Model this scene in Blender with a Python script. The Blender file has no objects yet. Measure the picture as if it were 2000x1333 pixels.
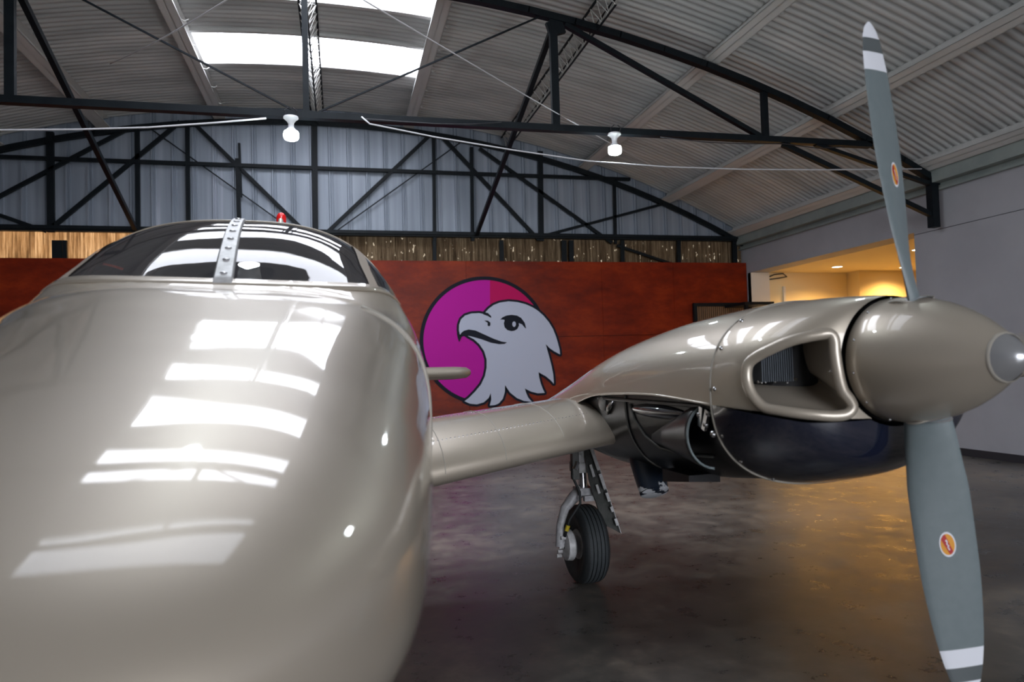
import bpy, math, random
import numpy as np
from mathutils import Vector, Matrix

random.seed(7)
PI = math.pi
SC = bpy.context.scene
COL = SC.collection

# ------------------------------------------------------------------ camera
F_PX, YAW, PITCH, ROLL, CAM_H = 1400.0, .2367, .0363, -.02874, 1.25
_cy, _sy, _cp, _sp, _cr, _sr = math.cos(YAW), math.sin(YAW), math.cos(PITCH), math.sin(PITCH), math.cos(ROLL), math.sin(ROLL)
FWD = Vector((_sy*_cp, _cy*_cp, _sp))
_R = Vector((_cy, -_sy, 0)); _U = _R.cross(FWD)
RIGHT = _R*_cr + _U*_sr
UP = -_R*_sr + _U*_cr
CPOS = Vector((0, 0, CAM_H))
cd = bpy.data.cameras.new('camera')
cd.sensor_width = 36; cd.lens = F_PX/2000*36; cd.clip_start = .02; cd.clip_end = 300
cd.dof.use_dof = True; cd.dof.focus_distance = 4.6; cd.dof.aperture_fstop = 2.5
cam = bpy.data.objects.new('camera', cd); COL.objects.link(cam)
m = Matrix((RIGHT, UP, -FWD)).transposed().to_4x4(); m.translation = CPOS
cam.matrix_world = m
SC.camera = cam

# ------------------------------------------------------------------ world, exposure
SC.view_settings.view_transform = 'Standard'; SC.view_settings.look = 'None'
SC.view_settings.gamma = 1; SC.view_settings.use_curve_mapping = False
SC.view_settings.exposure = 0.0
W = bpy.data.worlds.new('sky'); SC.world = W; W.use_nodes = True
_b = W.node_tree.nodes['Background']
_b.inputs[0].default_value = (.90, .93, 1.0, 1); _b.inputs[1].default_value = 10.0

# ------------------------------------------------------------------ building numbers (metres)
XC = -.28                 # ridge line
XR, XL = 7.455, -8.015    # right and left wall faces
YB, YF = 12.13, -7.0      # back gable, front wall
RAD = 16.5
def arc(x, z0): 
    d = x-XC
    return z0 - (RAD - math.sqrt(RAD*RAD-d*d))
Z_CHORD, Z_PUR, Z_ROOF = 5.35, 5.40, 5.61
SKY_X0, SKY_X1 = XC-1.44, XC+1.47
SKY_Y = [(9.35, 10.32), (7.95, 8.5), (6.45, 7.4), (4.75, 5.7), (2.9, 3.9)]

def portal(name, loc, sx, sy, rot):
    l = bpy.data.lights.new(name, 'AREA'); l.shape = 'RECTANGLE'; l.size = sx; l.size_y = sy
    l.cycles.is_portal = True
    o = bpy.data.objects.new(name, l); COL.objects.link(o); o.location = loc; o.rotation_euler = rot
    return o
for i, (a, b) in enumerate(SKY_Y):
    portal('skylight_portal', ((SKY_X0+SKY_X1)/2, (a+b)/2, Z_ROOF+.10), SKY_X1-SKY_X0, b-a, (0, 0, 0))
portal('doorway_portal', (2.4, YF-.1, 2.0), 5.2, 4.0, (PI/2, 0, 0))

# ------------------------------------------------------------------ material helpers
def new_mat(name):
    mt = bpy.data.materials.new(name); mt.use_nodes = True
    nt = mt.node_tree; nt.nodes.clear()
    out = nt.nodes.new('ShaderNodeOutputMaterial')
    return mt, nt, out
def N(nt, t, **kw):
    n = nt.nodes.new(t)
    for k, v in kw.items():
        if k in n.inputs: n.inputs[k].default_value = v
        else: setattr(n, k, v)
    return n
def c4(c): return (c[0], c[1], c[2], 1)
def ramp(nt, stops):
    r = nt.nodes.new('ShaderNodeValToRGB')
    el = r.color_ramp.elements
    while len(el) > 1: el.remove(el[0])
    el[0].position = stops[0][0]; el[0].color = c4(stops[0][1])
    for p, c in stops[1:]:
        e = el.new(p); e.color = c4(c)
    return r
def pbr(name, col, rough=.5, metal=0., coat=0., coat_rough=.03, noise=None, bump=0., bscale=20, spec=.5, mapscale=(1, 1, 1), col2=None, nscale=4., emis=None, estr=0):
    mt, nt, out = new_mat(name)
    p = nt.nodes.new('ShaderNodeBsdfPrincipled'); nt.links.new(p.outputs[0], out.inputs[0])
    p.inputs['Base Color'].default_value = c4(col); p.inputs['Roughness'].default_value = rough
    p.inputs['Metallic'].default_value = metal; p.inputs['Coat Weight'].default_value = coat
    p.inputs['Coat Roughness'].default_value = coat_rough; p.inputs['Specular IOR Level'].default_value = spec
    if emis: p.inputs['Emission Color'].default_value = c4(emis); p.inputs['Emission Strength'].default_value = estr
    tc = nt.nodes.new('ShaderNodeTexCoord'); mp = N(nt, 'ShaderNodeMapping'); mp.inputs['Scale'].default_value = mapscale
    nt.links.new(tc.outputs['Object'], mp.inputs[0])
    if col2:
        n = N(nt, 'ShaderNodeTexNoise'); n.inputs['Scale'].default_value = nscale; n.inputs['Detail'].default_value = 6; n.inputs['Roughness'].default_value = .6
        nt.links.new(mp.outputs[0], n.inputs[0])
        r = ramp(nt, [(.35, col), (.68, col2)]); nt.links.new(n.outputs[0], r.inputs[0]); nt.links.new(r.outputs[0], p.inputs['Base Color'])
    if bump:
        n = N(nt, 'ShaderNodeTexNoise'); n.inputs['Scale'].default_value = bscale; n.inputs['Detail'].default_value = 4
        nt.links.new(mp.outputs[0], n.inputs[0])
        b = N(nt, 'ShaderNodeBump'); b.inputs['Strength'].default_value = bump; b.inputs['Distance'].default_value = .01
        nt.links.new(n.outputs[0], b.inputs['Height']); nt.links.new(b.outputs[0], p.inputs['Normal'])
    return mt
def emit(name, col, s):
    mt, nt, out = new_mat(name)
    e = N(nt, 'ShaderNodeEmission'); e.inputs[0].default_value = c4(col); e.inputs[1].default_value = s
    nt.links.new(e.outputs[0], out.inputs[0]); return mt

M = {}
# champagne metallic paint under clear lacquer
mt, nt, out = new_mat('champagne_paint')
p = nt.nodes.new('ShaderNodeBsdfPrincipled'); nt.links.new(p.outputs[0], out.inputs[0])
p.inputs['Base Color'].default_value = (.51, .45, .37, 1); p.inputs['Metallic'].default_value = .45; p.inputs['Roughness'].default_value = .42
p.inputs['Coat Weight'].default_value = 1; p.inputs['Coat Roughness'].default_value = .035; p.inputs['Coat IOR'].default_value = 1.42
tc = nt.nodes.new('ShaderNodeTexCoord'); n = N(nt, 'ShaderNodeTexNoise'); n.inputs['Scale'].default_value = 3.2; n.inputs['Detail'].default_value = 1
nt.links.new(tc.outputs['Object'], n.inputs[0]); b = N(nt, 'ShaderNodeBump'); b.inputs['Strength'].default_value = .25; b.inputs['Distance'].default_value = .012
nt.links.new(n.outputs[0], b.inputs['Height']); nt.links.new(b.outputs[0], p.inputs['Coat Normal'])
M['champ'] = mt
M['black_gloss'] = pbr('black_gloss_paint', (.007, .010, .026), .22, coat=1, coat_rough=.03)
M['black_gloss'].node_tree.nodes['Principled BSDF'].inputs['Coat IOR'].default_value = 1.9
M['black_satin'] = pbr('black_satin_paint', (.006, .007, .010), .3, bump=.1, bscale=8, col2=(.022, .022, .024), nscale=7)
M['dark_seam'] = pbr('dull_grey_seam', (.10, .10, .095), .5)
M['dark_bay'] = pbr('near_black_bay_metal', (.003, .003, .005), .6, col2=(.012, .012, .014), nscale=14)  # dark of the intake interior is put into this metal's colour
M['blade'] = pbr('grey_blade_paint', (.150, .185, .195), .42, col2=(.165, .2, .21), nscale=30)
M['blade_back'] = pbr('black_blade_back', (.012, .013, .015), .5)
M['white_paint'] = pbr('white_band_paint', (.78, .80, .86), .35)
M['grey_band'] = pbr('dark_grey_band', (.10, .115, .12), .4)
M['steel'] = pbr('polished_steel', (.62, .62, .64), .22, metal=1)
M['cast'] = pbr('white_painted_cast_metal', (.62, .62, .63), .4, col2=(.42, .42, .42), nscale=40)
mt, nt, out = new_mat('worn_exhaust_paint')
p = nt.nodes.new('ShaderNodeBsdfPrincipled'); nt.links.new(p.outputs[0], out.inputs[0]); p.inputs['Roughness'].default_value = .35
tc = nt.nodes.new('ShaderNodeTexCoord'); n = N(nt, 'ShaderNodeTexNoise'); n.inputs['Scale'].default_value = 22; n.inputs['Detail'].default_value = 5
sx = nt.nodes.new('ShaderNodeSeparateXYZ'); nt.links.new(tc.outputs['Object'], sx.inputs[0]); nt.links.new(tc.outputs['Object'], n.inputs[0])
ma = N(nt, 'ShaderNodeMath', operation='MULTIPLY_ADD'); ma.inputs[1].default_value = -4.5; ma.inputs[2].default_value = 3.22; nt.links.new(sx.outputs[2], ma.inputs[0])
mm = N(nt, 'ShaderNodeMath', operation='ADD'); nt.links.new(ma.outputs[0], mm.inputs[0]); nt.links.new(n.outputs[0], mm.inputs[1])
r = ramp(nt, [(.68, (.014, .022, .038)), (.72, (.62, .64, .68))]); nt.links.new(mm.outputs[0], r.inputs[0]); nt.links.new(r.outputs[0], p.inputs['Base Color'])
M['worn'] = mt
M['gear_paint'] = pbr('grey_white_gear_paint', (.50, .50, .52), .35, col2=(.30, .30, .31), nscale=35)
M['rubber'] = pbr('tyre_rubber', (.018, .021, .023), .62, bump=.2, bscale=60)
M['tread'] = pbr('tyre_tread', (.035, .042, .046), .7, bump=.3, bscale=80)
M['door_green'] = pbr('grey_green_gear_door', (.055, .06, .055), .4, col2=(.10, .10, .095), nscale=20)
M['iron'] = pbr('black_painted_steel', (.003, .006, .009), .5, col2=(.007, .011, .014), nscale=6, spec=.22)
M['purlin'] = pbr('grey_primer_steel', (.60, .60, .585), .5, col2=(.68, .675, .66), nscale=5, mapscale=(1, .3, 1))
M['eave'] = pbr('grey_green_steel', (.24, .28, .27), .5, col2=(.31, .35, .33), nscale=3)
M['lattice'] = pbr('galvanised_rod', (.60, .60, .58), .4, metal=.5)
M['white_wall'] = pbr('white_plaster', (.39, .39, .42), .7, col2=(.44, .44, .47), nscale=1.2)
M['warm_wall'] = pbr('cream_plaster', (.90, .76, .46), .7)
M['jamb'] = pbr('cream_jamb', (.78, .75, .68), .6)
M['dark_trim'] = pbr('dark_trim', (.03, .03, .035), .5)
M['wire_w'] = pbr('white_cable', (.65, .65, .68), .5)
M['ceramic'] = pbr('white_ceramic', (.75, .76, .78), .3)
M['bulb'] = emit('lamp_bulb_glow', (.86, .97, 1.0), 120)
M['down'] = emit('downlight_glow', (1.0, .80, .55), 14)
M['magenta'] = pbr('magenta_vinyl', (.58, .006, .38), .5, spec=.18)
M['pink'] = pbr('crimson_pink_vinyl', (.60, .001, .12), .5, spec=.18)
M['navy'] = pbr('black_navy_vinyl', (.006, .008, .018), .5, spec=.18)
M['birdwhite'] = pbr('pale_blue_white_vinyl', (.60, .64, .78), .5, spec=.18)
M['red_glass'] = pbr('red_beacon_glass', (.55, .01, .01), .2, emis=(.8, .02, .02), estr=.05)
M['fin_metal'] = pbr('radiator_fins', (.16, .18, .21), .4, metal=.5)
M['tan_int'] = pbr('tan_cabin_lining', (.42, .36, .30), .7)
M['tan_frame'] = pbr('tan_painted_frame', (.40, .34, .28), .5)
M['char_int'] = pbr('dark_instrument_panel', (.015, .014, .014), .5)
M['red_seat'] = pbr('dark_red_leather', (.09, .015, .012), .5)
M['yellow'] = pbr('yellow_enamel', (.75, .32, .02), .35)
M['red'] = pbr('red_enamel', (.45, .01, .01), .35)
M['yellow_tag'] = pbr('yellow_tag', (.55, .42, .02), .5)
M['seam'] = pbr('pale_seam', (.42, .39, .34), .45)
M['wood_slat'] = pbr('brown_slats', (.15, .08, .04), .6, col2=(.22, .13, .07), nscale=30, mapscale=(4, 4, .3))

# windscreen glass: one tinted sheet
mt, nt, out = new_mat('tinted_acrylic')
tr = N(nt, 'ShaderNodeBsdfTransparent'); tr.inputs[0].default_value = (.62, .59, .60, 1)
gl = N(nt, 'ShaderNodeBsdfGlossy'); gl.inputs['Roughness'].default_value = .012
fr = N(nt, 'ShaderNodeFresnel'); fr.inputs[0].default_value = 1.55
mx = nt.nodes.new('ShaderNodeMixShader')
tc = nt.nodes.new('ShaderNodeTexCoord'); n = N(nt, 'ShaderNodeTexNoise'); n.inputs['Scale'].default_value = 2.6; n.inputs['Detail'].default_value = 1
nt.links.new(tc.outputs['Object'], n.inputs[0]); b = N(nt, 'ShaderNodeBump'); b.inputs['Strength'].default_value = .35; b.inputs['Distance'].default_value = .02
nt.links.new(n.outputs[0], b.inputs['Height']); nt.links.new(b.outputs[0], gl.inputs['Normal'])
dd = N(nt, 'ShaderNodeBsdfDiffuse'); dd.inputs[0].default_value = (.42, .40, .43, 1); md_ = nt.nodes.new('ShaderNodeMixShader'); md_.inputs[0].default_value = .13
nt.links.new(tr.outputs[0], md_.inputs[1]); nt.links.new(dd.outputs[0], md_.inputs[2])
nt.links.new(fr.outputs[0], mx.inputs[0]); nt.links.new(md_.outputs[0], mx.inputs[1]); nt.links.new(gl.outputs[0], mx.inputs[2]); nt.links.new(mx.outputs[0], out.inputs[0])
M['glass'] = mt
# skylight sheet: clear with a faint gloss
mt, nt, out = new_mat('clear_skylight_sheet')
tr = N(nt, 'ShaderNodeBsdfTransparent'); tr.inputs[0].default_value = (.93, .93, .96, 1)
gl = N(nt, 'ShaderNodeBsdfGlossy'); gl.inputs['Roughness'].default_value = .2
mx = nt.nodes.new('ShaderNodeMixShader'); mx.inputs[0].default_value = .04
nt.links.new(tr.outputs[0], mx.inputs[1]); nt.links.new(gl.outputs[0], mx.inputs[2]); nt.links.new(mx.outputs[0], out.inputs[0])
M['sheet'] = mt
M['sheet_dark'] = mt.copy(); M['sheet_dark'].name = 'dark_skylight_sheet'  # copy of the sheet with a much darker tint
for nd_ in M['sheet_dark'].node_tree.nodes:
    if nd_.type == 'BSDF_TRANSPARENT': nd_.inputs[0].default_value = (.38, .39, .41, 1)

# floor: dark polished concrete
mt, nt, out = new_mat('polished_concrete')
p = nt.nodes.new('ShaderNodeBsdfPrincipled'); nt.links.new(p.outputs[0], out.inputs[0])
tc = nt.nodes.new('ShaderNodeTexCoord')
n1 = N(nt, 'ShaderNodeTexNoise'); n1.inputs['Scale'].default_value = .55; n1.inputs['Detail'].default_value = 8; n1.inputs['Roughness'].default_value = .62
n2 = N(nt, 'ShaderNodeTexNoise'); n2.inputs['Scale'].default_value = 5; n2.inputs['Detail'].default_value = 8; n2.inputs['Roughness'].default_value = .7
nt.links.new(tc.outputs['Object'], n1.inputs[0]); nt.links.new(tc.outputs['Object'], n2.inputs[0])
mxf = N(nt, 'ShaderNodeMix', data_type='FLOAT'); mxf.inputs[0].default_value = .45
nt.links.new(n1.outputs[0], mxf.inputs[2]); nt.links.new(n2.outputs[0], mxf.inputs[3])
r = ramp(nt, [(.36, (.055, .054, .052)), (.5, (.14, .128, .115)), (.62, (.28, .24, .20))])
nt.links.new(mxf.outputs[0], r.inputs[0]); nt.links.new(r.outputs[0], p.inputs['Base Color'])
rr = ramp(nt, [(.3, (.22,)*3), (.7, (.45,)*3)]); nt.links.new(n2.outputs[0], rr.inputs[0]); nt.links.new(rr.outputs[0], p.inputs['Roughness'])
b = N(nt, 'ShaderNodeBump'); b.inputs['Strength'].default_value = .06; b.inputs['Distance'].default_value = .01
nt.links.new(n2.outputs[0], b.inputs['Height']); nt.links.new(b.outputs[0], p.inputs['Normal'])
M['floor'] = mt

# roof sheet: grey metal, long stains across the sheet
mt, nt, out = new_mat('corrugated_roof_sheet')
p = nt.nodes.new('ShaderNodeBsdfPrincipled'); nt.links.new(p.outputs[0], out.inputs[0])
tc = nt.nodes.new('ShaderNodeTexCoord'); mp = N(nt, 'ShaderNodeMapping'); mp.inputs['Scale'].default_value = (.35, 1.4, .35)
n1 = N(nt, 'ShaderNodeTexNoise'); n1.inputs['Scale'].default_value = 2.2; n1.inputs['Detail'].default_value = 6
nt.links.new(tc.outputs['Object'], mp.inputs[0]); nt.links.new(mp.outputs[0], n1.inputs[0])
r = ramp(nt, [(.3, (.42, .43, .43)), (.55, (.57, .575, .57)), (.75, (.68, .66, .64))])
nt.links.new(n1.outputs[0], r.inputs[0]); nt.links.new(r.outputs[0], p.inputs['Base Color'])
p.inputs['Roughness'].default_value = .6
M['roof'] = mt

# gable sheet: blue grey, narrow vertical streaks, the palest painting in reflected light
mt, nt, out = new_mat('blue_grey_ribbed_sheet')
p = nt.nodes.new('ShaderNodeBsdfPrincipled'); nt.links.new(p.outputs[0], out.inputs[0])
tc = nt.nodes.new('ShaderNodeTexCoord'); mp = N(nt, 'ShaderNodeMapping'); mp.inputs['Scale'].default_value = (3.6, 1, .10)
n1 = N(nt, 'ShaderNodeTexNoise'); n1.inputs['Scale'].default_value = 3; n1.inputs['Detail'].default_value = 5
nt.links.new(tc.outputs['Object'], mp.inputs[0]); nt.links.new(mp.outputs[0], n1.inputs[0])
r = ramp(nt, [(.3, (.25, .29, .345)), (.56, (.32, .365, .43)), (.66, (.37, .41, .48)), (.76, (.52, .56, .64))])
nt.links.new(n1.outputs[0], r.inputs[0]); nt.links.new(r.outputs[0], p.inputs['Base Color'])
p.inputs['Roughness'].default_value = .45; p.inputs['Metallic'].default_value = .2
M['gable'] = mt

# reed strip: thin translucent brown stalks, light comes through from outside
mt, nt, out = new_mat('backlit_reed_screen')
tc = nt.nodes.new('ShaderNodeTexCoord'); mp = N(nt, 'ShaderNodeMapping'); mp.inputs['Scale'].default_value = (16, 1, .5)
n1 = N(nt, 'ShaderNodeTexNoise'); n1.inputs['Scale'].default_value = 3; n1.inputs['Detail'].default_value = 6; n1.inputs['Roughness'].default_value = .75
nt.links.new(tc.outputs['Object'], mp.inputs[0]); nt.links.new(mp.outputs[0], n1.inputs[0])
r = ramp(nt, [(.32, (.02, .012, .006)), (.5, (.16, .11, .065)), (.68, (.42, .32, .20))])
nt.links.new(n1.outputs[0], r.inputs[0])
df = N(nt, 'ShaderNodeBsdfDiffuse'); tl = N(nt, 'ShaderNodeBsdfTranslucent')
nt.links.new(r.outputs[0], df.inputs[0]); nt.links.new(r.outputs[0], tl.inputs[0])
mx = nt.nodes.new('ShaderNodeMixShader'); mx.inputs[0].default_value = .09
nt.links.new(df.outputs[0], mx.inputs[1]); nt.links.new(tl.outputs[0], mx.inputs[2])
v = N(nt, 'ShaderNodeTexNoise'); v.inputs['Scale'].default_value = 9; v.inputs['Detail'].default_value = 3
mp2 = N(nt, 'ShaderNodeMapping'); mp2.inputs['Scale'].default_value = (2.6, 1, 1.0)
nt.links.new(tc.outputs['Object'], mp2.inputs[0]); nt.links.new(mp2.outputs[0], v.inputs[0])
r2 = ramp(nt, [(.655, (0, 0, 0)), (.68, (.45, .45, .45))]); nt.links.new(v.outputs[0], r2.inputs[0])
tr = N(nt, 'ShaderNodeBsdfTransparent'); tr.inputs[0].default_value = (.55, .5, .42, 1); mx2 = nt.nodes.new('ShaderNodeMixShader')
nt.links.new(r2.outputs[0], mx2.inputs[0]); nt.links.new(mx.outputs[0], mx2.inputs[1]); nt.links.new(tr.outputs[0], mx2.inputs[2]); nt.links.new(mx2.outputs[0], out.inputs[0])
M['reed'] = mt
M['reed_pale'] = mt.copy(); M['reed_pale'].name = 'backlit_pale_reed_screen'  # left panel: copy of the reed, paler and more translucent
for nd_ in M['reed_pale'].node_tree.nodes:
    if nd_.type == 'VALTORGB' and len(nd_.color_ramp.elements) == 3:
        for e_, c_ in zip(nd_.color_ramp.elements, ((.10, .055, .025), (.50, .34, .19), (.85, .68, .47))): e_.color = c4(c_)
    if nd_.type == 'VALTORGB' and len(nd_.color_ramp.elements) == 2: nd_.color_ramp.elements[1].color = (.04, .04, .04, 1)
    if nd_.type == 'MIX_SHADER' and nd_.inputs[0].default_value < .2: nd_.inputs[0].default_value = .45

# red-brown varnished board
mt, nt, out = new_mat('rust_red_varnished_board')
p = nt.nodes.new('ShaderNodeBsdfPrincipled'); nt.links.new(p.outputs[0], out.inputs[0])
tc = nt.nodes.new('ShaderNodeTexCoord'); mp = N(nt, 'ShaderNodeMapping'); mp.inputs['Scale'].default_value = (1, 1, 2.2)
n1 = N(nt, 'ShaderNodeTexNoise'); n1.inputs['Scale'].default_value = 1.3; n1.inputs['Detail'].default_value = 9; n1.inputs['Roughness'].default_value = .7
nt.links.new(tc.outputs['Object'], mp.inputs[0]); nt.links.new(mp.outputs[0], n1.inputs[0])
r = ramp(nt, [(.3, (.11, .008, .001)), (.5, (.22, .018, .002)), (.7, (.35, .038, .004))])
nt.links.new(n1.outputs[0], r.inputs[0]); nt.links.new(r.outputs[0], p.inputs['Base Color'])
p.inputs['Roughness'].default_value = .6; p.inputs['Specular IOR Level'].default_value = .15; p.inputs['Coat Weight'].default_value = .20; p.inputs['Coat Roughness'].default_value = .06
n2 = N(nt, 'ShaderNodeTexNoise'); n2.inputs['Scale'].default_value = 34; n2.inputs['Detail'].default_value = 4
nt.links.new(tc.outputs['Object'], n2.inputs[0]); b = N(nt, 'ShaderNodeBump'); b.inputs['Strength'].default_value = .55; b.inputs['Distance'].default_value = .012
nt.links.new(n2.outputs[0], b.inputs['Height']); nt.links.new(b.outputs[0], p.inputs['Coat Normal'])
M['orange'] = mt

# ------------------------------------------------------------------ mesh helpers
class MB:
    def __init__(s): s.v = []; s.f = []; s.mi = []
    def add(s, vs, fs, mi=0):
        o = len(s.v); s.v += [tuple(v) for v in vs]; s.f += [tuple(i+o for i in f) for f in fs]; s.mi += [mi]*len(fs); return s
    def box(s, x0, x1, y0, y1, z0, z1, mi=0):
        return s.add([(x0,y0,z0),(x1,y0,z0),(x1,y1,z0),(x0,y1,z0),(x0,y0,z1),(x1,y0,z1),(x1,y1,z1),(x0,y1,z1)],
                     [(0,3,2,1),(4,5,6,7),(0,1,5,4),(1,2,6,5),(2,3,7,6),(3,0,4,7)], mi)
    def bar(s, a, b, w, d=None, up=(0, 1, 0), mi=0):
        """square bar from a to b, width w in the plane across `up`, depth d along `up`"""
        a, b = Vector(a), Vector(b); d = d or w; t = (b-a).normalized(); u = Vector(up)
        if abs(t.dot(u)) > .95: u = Vector((1, 0, 0))
        sd = t.cross(u).normalized()*w/2; u = sd.cross(t).normalized()*d/2
        vs = [p+i*sd+j*u for p in (a, b) for i, j in ((-1,-1),(1,-1),(1,1),(-1,1))]
        return s.add(vs, [(0,1,2,3),(7,6,5,4),(0,4,5,1),(1,5,6,2),(2,6,7,3),(3,7,4,0)], mi)
    def tube(s, pts, r, n=8, closed=False, mi=0, cap=True):
        pts = [Vector(p) for p in pts]; k = len(pts); rs = r if isinstance(r, (list, tuple)) else [r]*k
        o = len(s.v); prev = None
        for i, p in enumerate(pts):
            if closed: t = pts[(i+1) % k]-pts[i-1]
            else: t = pts[min(i+1, k-1)]-pts[max(i-1, 0)]
            t.normalize()
            if prev is None:
                u = Vector((0, 0, 1)) if abs(t.z) < .9 else Vector((1, 0, 0))
                u = (u - t*u.dot(t)).normalized()
            else: u = (prev - t*prev.dot(t)).normalized()
            prev = u; w = t.cross(u)
            s.v += [tuple(p+(u*math.cos(2*PI*j/n)+w*math.sin(2*PI*j/n))*rs[i]) for j in range(n)]
        for i in range(k if closed else k-1):
            for j in range(n):
                a = o+i*n+j; b = o+i*n+(j+1) % n; c = o+((i+1) % k)*n+(j+1) % n; d = o+((i+1) % k)*n+j
                s.f.append((a, b, c, d)); s.mi.append(mi)
        if cap and not closed:
            s.f.append(tuple(o+j for j in range(n))[::-1]); s.f.append(tuple(o+(k-1)*n+j for j in range(n))); s.mi += [mi, mi]
        return s
    def lathe(s, prof, c, axis='z', n=32, mi=0, miF=None):
        """prof: (along, radius) pairs"""
        o = len(s.v)
        for a, r in prof:
            for j in range(n):
                t = 2*PI*j/n; u, w = r*math.cos(t), r*math.sin(t)
                q = {'z': (u, w, a), 'y': (u, a, w), 'x': (a, u, w)}[axis]
                s.v.append((c[0]+q[0], c[1]+q[1], c[2]+q[2]))
        for i in range(len(prof)-1):
            for j in range(n):
                s.f.append((o+i*n+j, o+i*n+(j+1) % n, o+(i+1)*n+(j+1) % n, o+(i+1)*n+j)); s.mi.append(miF[i] if miF else mi)
        return s
    def grid(s, rows, closed=False, mi=0, skip=None):
        o = len(s.v); k = len(rows[0])
        for r in rows: s.v += [tuple(p) for p in r]
        for i in range(len(rows)-1):
            for j in range(k if closed else k-1):
                j2 = (j+1) % k
                if skip:
                    ce = [sum(rows[a][b][q] for a, b in ((i,j),(i,j2),(i+1,j),(i+1,j2)))/4 for q in range(3)]
                    if skip(ce): continue
                s.f.append((o+i*k+j, o+i*k+j2, o+(i+1)*k+j2, o+(i+1)*k+j)); s.mi.append(mi)
        return s
    def sphere(s, c, r, n=12, m=8, sc=(1, 1, 1), mi=0):
        return s.grid([[(c[0]+sc[0]*r*math.sin(PI*i/m)*math.cos(2*PI*j/n), c[1]+sc[1]*r*math.sin(PI*i/m)*math.sin(2*PI*j/n), c[2]+sc[2]*r*math.cos(PI*i/m)) for j in range(n)] for i in range(m+1)], closed=True, mi=mi)
    def build(s, name, mats, parent=None, smooth=False, off=(0, 0, 0), solid=0, bevel=0, label=None, fixn=True):
        me = bpy.data.meshes.new(name)
        vs = [(v[0]-off[0], v[1]-off[1], v[2]-off[2]) for v in s.v]
        me.from_pydata(vs, [], s.f)
        mats = mats if isinstance(mats, (list, tuple)) else [mats]
        for q in mats: me.materials.append(q)
        me.polygons.foreach_set('material_index', s.mi)
        import bmesh
        bm = bmesh.new(); bm.from_mesh(me)
        bmesh.ops.remove_doubles(bm, verts=bm.verts, dist=1e-5)
        if fixn: bmesh.ops.recalc_face_normals(bm, faces=bm.faces)
        bm.to_mesh(me); bm.free()
        if smooth: 
            me.polygons.foreach_set('use_smooth', [True]*len(me.polygons))
            if smooth != 'all': me.set_sharp_from_angle(angle=math.radians(38))
        o = bpy.data.objects.new(name, me); COL.objects.link(o)
        if parent: o.parent = parent
        else: o.location = off
        if solid:
            md = o.modifiers.new('thickness', 'SOLIDIFY'); md.thickness = solid; md.offset = -1
        if bevel:
            md = o.modifiers.new('bevel', 'BEVEL'); md.width = bevel; md.segments = 2; md.limit_method = 'ANGLE'
        if label: o['label'] = label
        return o
def empty(name, loc, label, cat, group=None, rz=0):
    o = bpy.data.objects.new(name, None); COL.objects.link(o); o.location = loc; o.rotation_euler = (0, 0, rz)
    o.empty_display_size = .2
    tag(o, label, cat, group); return o
def tag(o, label, cat, group=None):
    o['label'] = label; o['category'] = cat
    if group: o['group'] = group
    return o
def struct(o): o['kind'] = 'structure'; return o
def at(px, py, axis, val):
    """point of the place seen at photo position (px,py) on the building plane axis=val"""
    d = FWD*F_PX + RIGHT*(px-1000) + UP*(666.5-py); t = (val-CPOS[axis])/d[axis]
    return CPOS + d*t

# ================================================================== THE HANGAR
mb = MB(); mb.box(-11, 13.5, -14, 16, -.12, 0)
struct(mb.build('floor', M['floor']))

# corrugated roof, real waves along Y, arched across X, open where the skylight sheets lie
xs = sorted(set([round(XL-.45+i*(XR-XL+1.0)/26, 4) for i in range(27)] + [SKY_X0, SKY_X1]))
PITCHW = .105
ys = []
_k = 0
while YF-.3+_k*PITCHW < YB+.45:
    ys += [YF-.3+(_k+u)*PITCHW for u in (0, .06, .14, .28, .5, .72, .86, .94)]; _k += 1
def wave(y):
    u = ((y-YF+.3)/PITCHW) % 1.0
    return .022-.044*abs(math.sin(PI*u))**.6
def roof_skip(c):
    return SKY_X0 < c[0] < SKY_X1 and any(a < c[1] < b for a, b in SKY_Y)
mb = MB(); mb.grid([[(x, y, arc(x, Z_ROOF)+wave(y)) for x in xs] for y in ys], skip=roof_skip)
o = mb.build('ceiling', M['roof'], smooth='all', fixn=False); struct(o)
# lap joints of the roof sheets: every second purlin
for i, (a, b) in enumerate(SKY_Y):
    mb = MB(); xx = [SKY_X0+(SKY_X1-SKY_X0)*k/8 for k in range(9)]
    mb.grid([[(x, a-.02, arc(x, Z_ROOF)+.03) for x in xx], [(x, b+.02, arc(x, Z_ROOF)+.03) for x in xx]])
    sk = mb.build('window_%d' % (i+1), M['sheet'] if i < 4 else M['sheet_dark'], smooth='all'); struct(sk)
    for yy in (a, b):
        mb = MB()
        for k in range(8):
            x0, x1 = xx[k], xx[k+1]
            mb.add([(x0,yy-.03,arc(x0,Z_ROOF)-.05),(x1,yy-.03,arc(x1,Z_ROOF)-.05),(x1,yy+.03,arc(x1,Z_ROOF)-.05),(x0,yy+.03,arc(x0,Z_ROOF)-.05),
                    (x0,yy-.03,arc(x0,Z_ROOF)+.02),(x1,yy-.03,arc(x1,Z_ROOF)+.02),(x1,yy+.03,arc(x1,Z_ROOF)+.02),(x0,yy+.03,arc(x0,Z_ROOF)+.02)],
                   [(0,3,2,1),(4,5,6,7),(0,1,5,4),(1,2,6,5),(2,3,7,6),(3,0,4,7)])
        mb.build('window_frame', M['purlin'], sk)

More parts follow.
